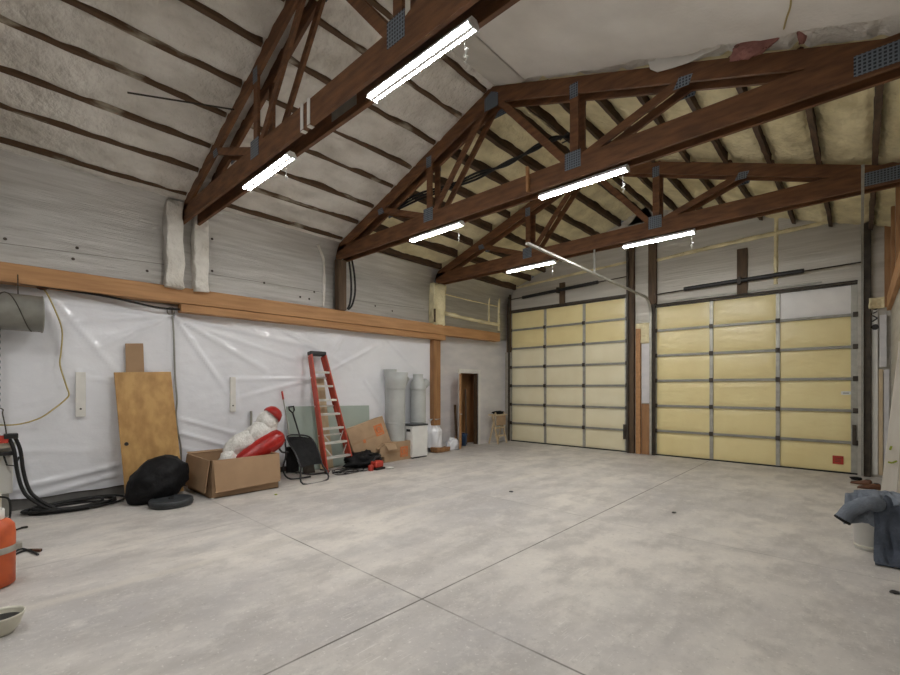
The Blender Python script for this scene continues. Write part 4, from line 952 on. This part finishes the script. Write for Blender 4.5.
MB().mm((-8.6, .1, 0.005), (-8.5, .36, .3)).build('stand', MT['galvd'], t)
vv = onx(6, 439, -8.45)
m = MB().tube([vv+Vector((0, -.25, 0)), vv+Vector((0, .03, 0))], .05, 10); m.box(vv+Vector((.02, -.03, .0)), (.08, .1, .1)); mo = m.build('valve', MT['redpaint'], t)
MB().tube([vv+Vector((0, -.02, 0)), vv+Vector((0, .02, 0))], .062, 10).build('brass_ring', MT['yellow'], t)
MB().box(onx(11, 436, -8.43)+Vector((0, 0, 0)), (.1, .14, .07)).build('elbow', MT['black'], t, .01)
MB().bar(vv+Vector((-.08, -.1, -.1)), Vector((-8.56, vv.y-.1, .95)), .04, .04).build('riser', MT['galvd'], t)
t = thing('hanging_strap', 'black strap with a metal hook hanging at the left edge under the duct', 'strap', (-8.4, .2, 1.4))
sy = onx(0, 380, -8.4).y-.035
m = MB(); 
for i in range(14): m.blob((-8.4, sy, 1.50+.085*i), (.035, .04, .055), .2, 3, 12, i)
m.build('strap_body', MT['blackcloth'], t)
MB().tube([(-8.4, sy+.0, 2.6), (-8.42, sy-.02, 2.62), (-8.44, y1-.5, zc-.2)], .01, 6).build('strap_tie', MT['blackcloth'], t)
MB().tube(smooth_path([(-8.4, sy-.02, 1.5), (-8.4, sy+.06, 1.46), (-8.4, sy+.06, 1.40), (-8.4, sy+.09, 1.18), (-8.4, sy+.1, 1.0)], 5), .007, 6).build('hook', MT['steel'], t)
t = thing('welder_box', 'cream coloured box unit with a cable behind the orange cylinder', 'box unit', (-7.2, .1, 0))
wb = flo(4, 528)
MB().mm((wb.x-.3, wb.y-.35, .02), (wb.x+.0, wb.y-.02, .42)).build('case', MT['cream'], t, .015)
MB().tube(smooth_path([Vector((wb.x+.02, wb.y-.05, .40)), Vector((wb.x+.06, wb.y+.04, .36)), Vector((wb.x+.06, wb.y+.05, .15)), Vector((wb.x+.05, wb.y-.0, .02))], 6), .012, 6).build('cable', MT['rubber'], t)
m = MB(); 
for dx in (-.25, -.05):
    for dy in (-.3, -.06): m.mm((wb.x+dx-.02, wb.y+dy-.02, 0.002), (wb.x+dx+.02, wb.y+dy+.02, .02))
m.build('foot', MT['black'], t)

# ------------------------------------------------------------------ right side: leaning board, bucket under jacket, shoes
Yb = 7.5
P = [(.135, Yb, .005), (.285, Yb, .005), (.405, Yb+.05, 2.3), (.335, Yb+.05, 2.3)]
t = thing('white_plank', 'white board with green marks leaning against the right wall', 'board', (.2, Yb, 0))
n = Vector((0, .05, 0))
Pv = [Vector(p) for p in P]
MB().add(Pv+[p+n for p in Pv], [(3,2,1,0), (4,5,6,7), (0,1,5,4), (1,2,6,5), (2,3,7,6), (3,0,4,7)]).build('plank', MT['whiteboard'], t)
m = MB()
for a, b in (((888, 462), (892, 463)), ((892, 463), (897, 461)), ((890, 450), (891.5, 446))): m.bar(ony(a[0], a[1], Yb-.004), ony(b[0], b[1], Yb-.004), .004, .02, (0, 0, 1))
m.build('green_mark', MT['greenmark'], t)
t = thing('bucket', 'white plastic bucket half hidden under the grey blue jacket', 'bucket', (.05, 6.5, 0))
bk = Vector((.07, 6.62, 0))
MB().lathe([(.125, .005), (.145, .34), (.152, .345), (.152, .37), (.145, .375), (.135, .36), (.115, .02), (.001, .02)], bk, n=30).build('bucket_body', MT['white'], t)
m = MB(); m.lathe([(.127, .03), (.1305, .03), (.132, .055), (.129, .055)], bk, n=30); m.build('base_ring', MT['cream'], t)
# jacket: a draped cloth over the bucket
t = thing('denim_jacket', 'grey blue jacket thrown over the white bucket by the right wall', 'jacket', (.1, 6.5, .4))
def fold(p, s, amp=.02):
    return amp*(noise.noise(Vector((p.x*9+p.z*7, p.y*6, s)))+.6*noise.noise(Vector((p.x*20-p.z*12, p.y*14, s+4))))
def drape(c, r, s, n=44, flat=None, tilt=None, amp=.022):
    m = MB(); c = Vector(c); vs = []; k = n//2
    for i in range(k+1):
        th = math.pi*i/k
        for j in range(n):
            ph = 2*math.pi*j/n
            sg = lambda a, e: math.copysign(abs(a)**e, a)
            d = Vector((sg(math.sin(th), .8)*sg(math.cos(ph), .8), sg(math.sin(th), .8)*sg(math.sin(ph), .8), sg(math.cos(th), .8)))
            p = Vector((d.x*r[0], d.y*r[1], d.z*r[2]))
            if tilt: p = tilt @ p
            p += d*fold(p+c, s, amp); p += c
            if flat is not None: p.z = max(flat, p.z)
            vs.append(p)
    m.add(vs, [(i*n+j, (i+1)*n+j, (i+1)*n+(j+1) % n, i*n+(j+1) % n) for i in range(k) for j in range(n)], True)
    return m
def cloth(path, x0, x1, s, nu=44, nv=40, amp=.022, skewf=0, hem=0):
    P = smooth_path(path, 8)
    def fn(u, v):
        f = v*(len(P)-1); i = min(int(f), len(P)-2); p = P[i]+(P[i+1]-P[i])*(f-i)
        x = x0+(x1-x0)*u+skewf*v
        q = Vector((x*11+v*1.5, v*2.2, s)); q2 = Vector((x*24-v*5, v*5, s+5))
        d = amp*noise.noise(q)+amp*.55*noise.noise(q2)
        e = .07*max(0, abs(u-.5)*2-.6)
        return Vector((x, p.y-d*.8, max(.012, p.z+d-e+hem*v*noise.noise(Vector((u*4, s, 0))))))
    return MB().grid(fn, nu, nv)
def solid(o, th=.012):
    mo = o.modifiers.new('thickness', 'SOLIDIFY'); mo.thickness = th; mo.offset = -1
solid(cloth([(0, 6.86, .22), (0, 6.82, .44), (0, 6.70, .575), (0, 6.55, .60), (0, 6.43, .52), (0, 6.37, .40), (0, 6.36, .315)], -.12, .33, 2, skewf=-.02, hem=.05).build('jacket_body', MT['denim'], t))
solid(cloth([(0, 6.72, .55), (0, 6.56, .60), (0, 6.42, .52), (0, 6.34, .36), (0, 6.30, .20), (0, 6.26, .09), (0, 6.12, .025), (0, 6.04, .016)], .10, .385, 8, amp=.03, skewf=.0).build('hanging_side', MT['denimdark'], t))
solid(cloth([(0, 6.80, .52), (0, 6.68, .62), (0, 6.56, .65), (0, 6.46, .60), (0, 6.42, .54)], -.06, .36, 5, nv=24, amp=.03).build('collar', MT['denim'], t))
sl = smooth_path([(.14, 6.42, .52), (.06, 6.36, .54), (-.04, 6.34, .49), (-.11, 6.33, .41), (-.145, 6.33, .345)], 6)
MB().tube([p+Vector((0, 0, .012*noise.noise(p*14))) for p in sl], [.075+.012*noise.noise(p*11) for p in sl], 16).build('sleeve', MT['denim'], t)
q = Vector((0, 0, 1)).rotation_difference(Vector((-.5, -.1, -.85)).normalized()).to_matrix()
MB().lathe([(.074, -.02), (.079, .0), (.074, .008), (.064, -.005), (.001, -.02)], (-.149, 6.33, .335), q, 20).build('cuff_opening', MT['blackcloth'], t)
# shoes
def shoe(loc, rz_, label):
    t = thing('shoe', label, 'shoe', loc, rz_, 'brown shoes by the garage door corner')
    m = MB(); 
    prof = [(-.14, .035, .10), (-.12, .042, .115), (-.06, .042, .11), (.0, .045, .075), (.08, .05, .06), (.13, .04, .05), (.15, .015, .03)]
    vs = []; n = 14
    for (y, w_, h_) in prof:
        for j in range(n):
            a = 2*math.pi*j/n; vs.append((w_*math.cos(a), y, .025+max(0, h_*(.5+.5*math.sin(a)))))
    fs = [(i*n+j, i*n+(j+1) % n, (i+1)*n+(j+1) % n, (i+1)*n+j) for i in range(len(prof)-1) for j in range(n)]
    fs += [list(range(n)), list(range((len(prof)-1)*n, len(prof)*n))]
    m.add(vs, fs, True); m.build('upper', MT['brownleather'], t, local=True)
    m = MB(); pts = [(w_*1.08, y) for y, w_, h_ in prof]+[(-w_*1.08, y) for y, w_, h_ in prof[::-1]]
    m.prism(pts, .003, .03, 'z'); m.build('sole', MT['sole'], t, local=True)
    m = MB().lathe([(.03, 0), (.032, .012), (.025, .014)], (0, -.09, .125), n=14); m.build('opening', MT['black'], t, local=True)
    return t
shoe((.0, 10.72, 0), R(70), 'brown shoe lying nearest the garage door corner')
shoe((.10, 10.35, 0), R(100), 'brown shoe beside the foot of the leaning white board')
single(MB().blob(tuple(flo(856, 480)+Vector((0, 0, .03))), (.09, .09, .03), .4, 3, 16, 6, flat=.004), 'dark_rag', MT['blackcloth'], 'dark rag on the floor left of the brown shoes', 'rag')
# small litter on the floor
for k, (u, v, r_, mt, lab, nm) in enumerate(((511, 492, .035, 'black', 'dark leaf on the floor near the room centre', 'dry_leaf'), (674, 513, .03, 'black', 'small dark crumb on the floor left of the right door joint', 'dirt_crumb'),
        (895, 593, .035, 'black', 'dark crumb on the floor at the right edge', 'dirt_crumb'), (276, 495, .02, 'greenmark', 'tiny green scrap before the large open box', 'paper_scrap'), (120, 494, .03, 'whitepaint', 'white crumb at the foot of the leaning plywood', 'paper_scrap'), (212, 499, .025, 'whitepaint', 'white crumb at the front corner of the large open box', 'paper_scrap'))):
    p = flo(u, v)
    if nm == 'paper_scrap' and u < 200: p = Vector((-8.33, 1.62, 0))
    single(MB().blob((p.x, p.y, .008), (r_, r_*1.3, .01), .4, 3, 12, k, flat=.002), nm, MT[mt], lab, 'litter')
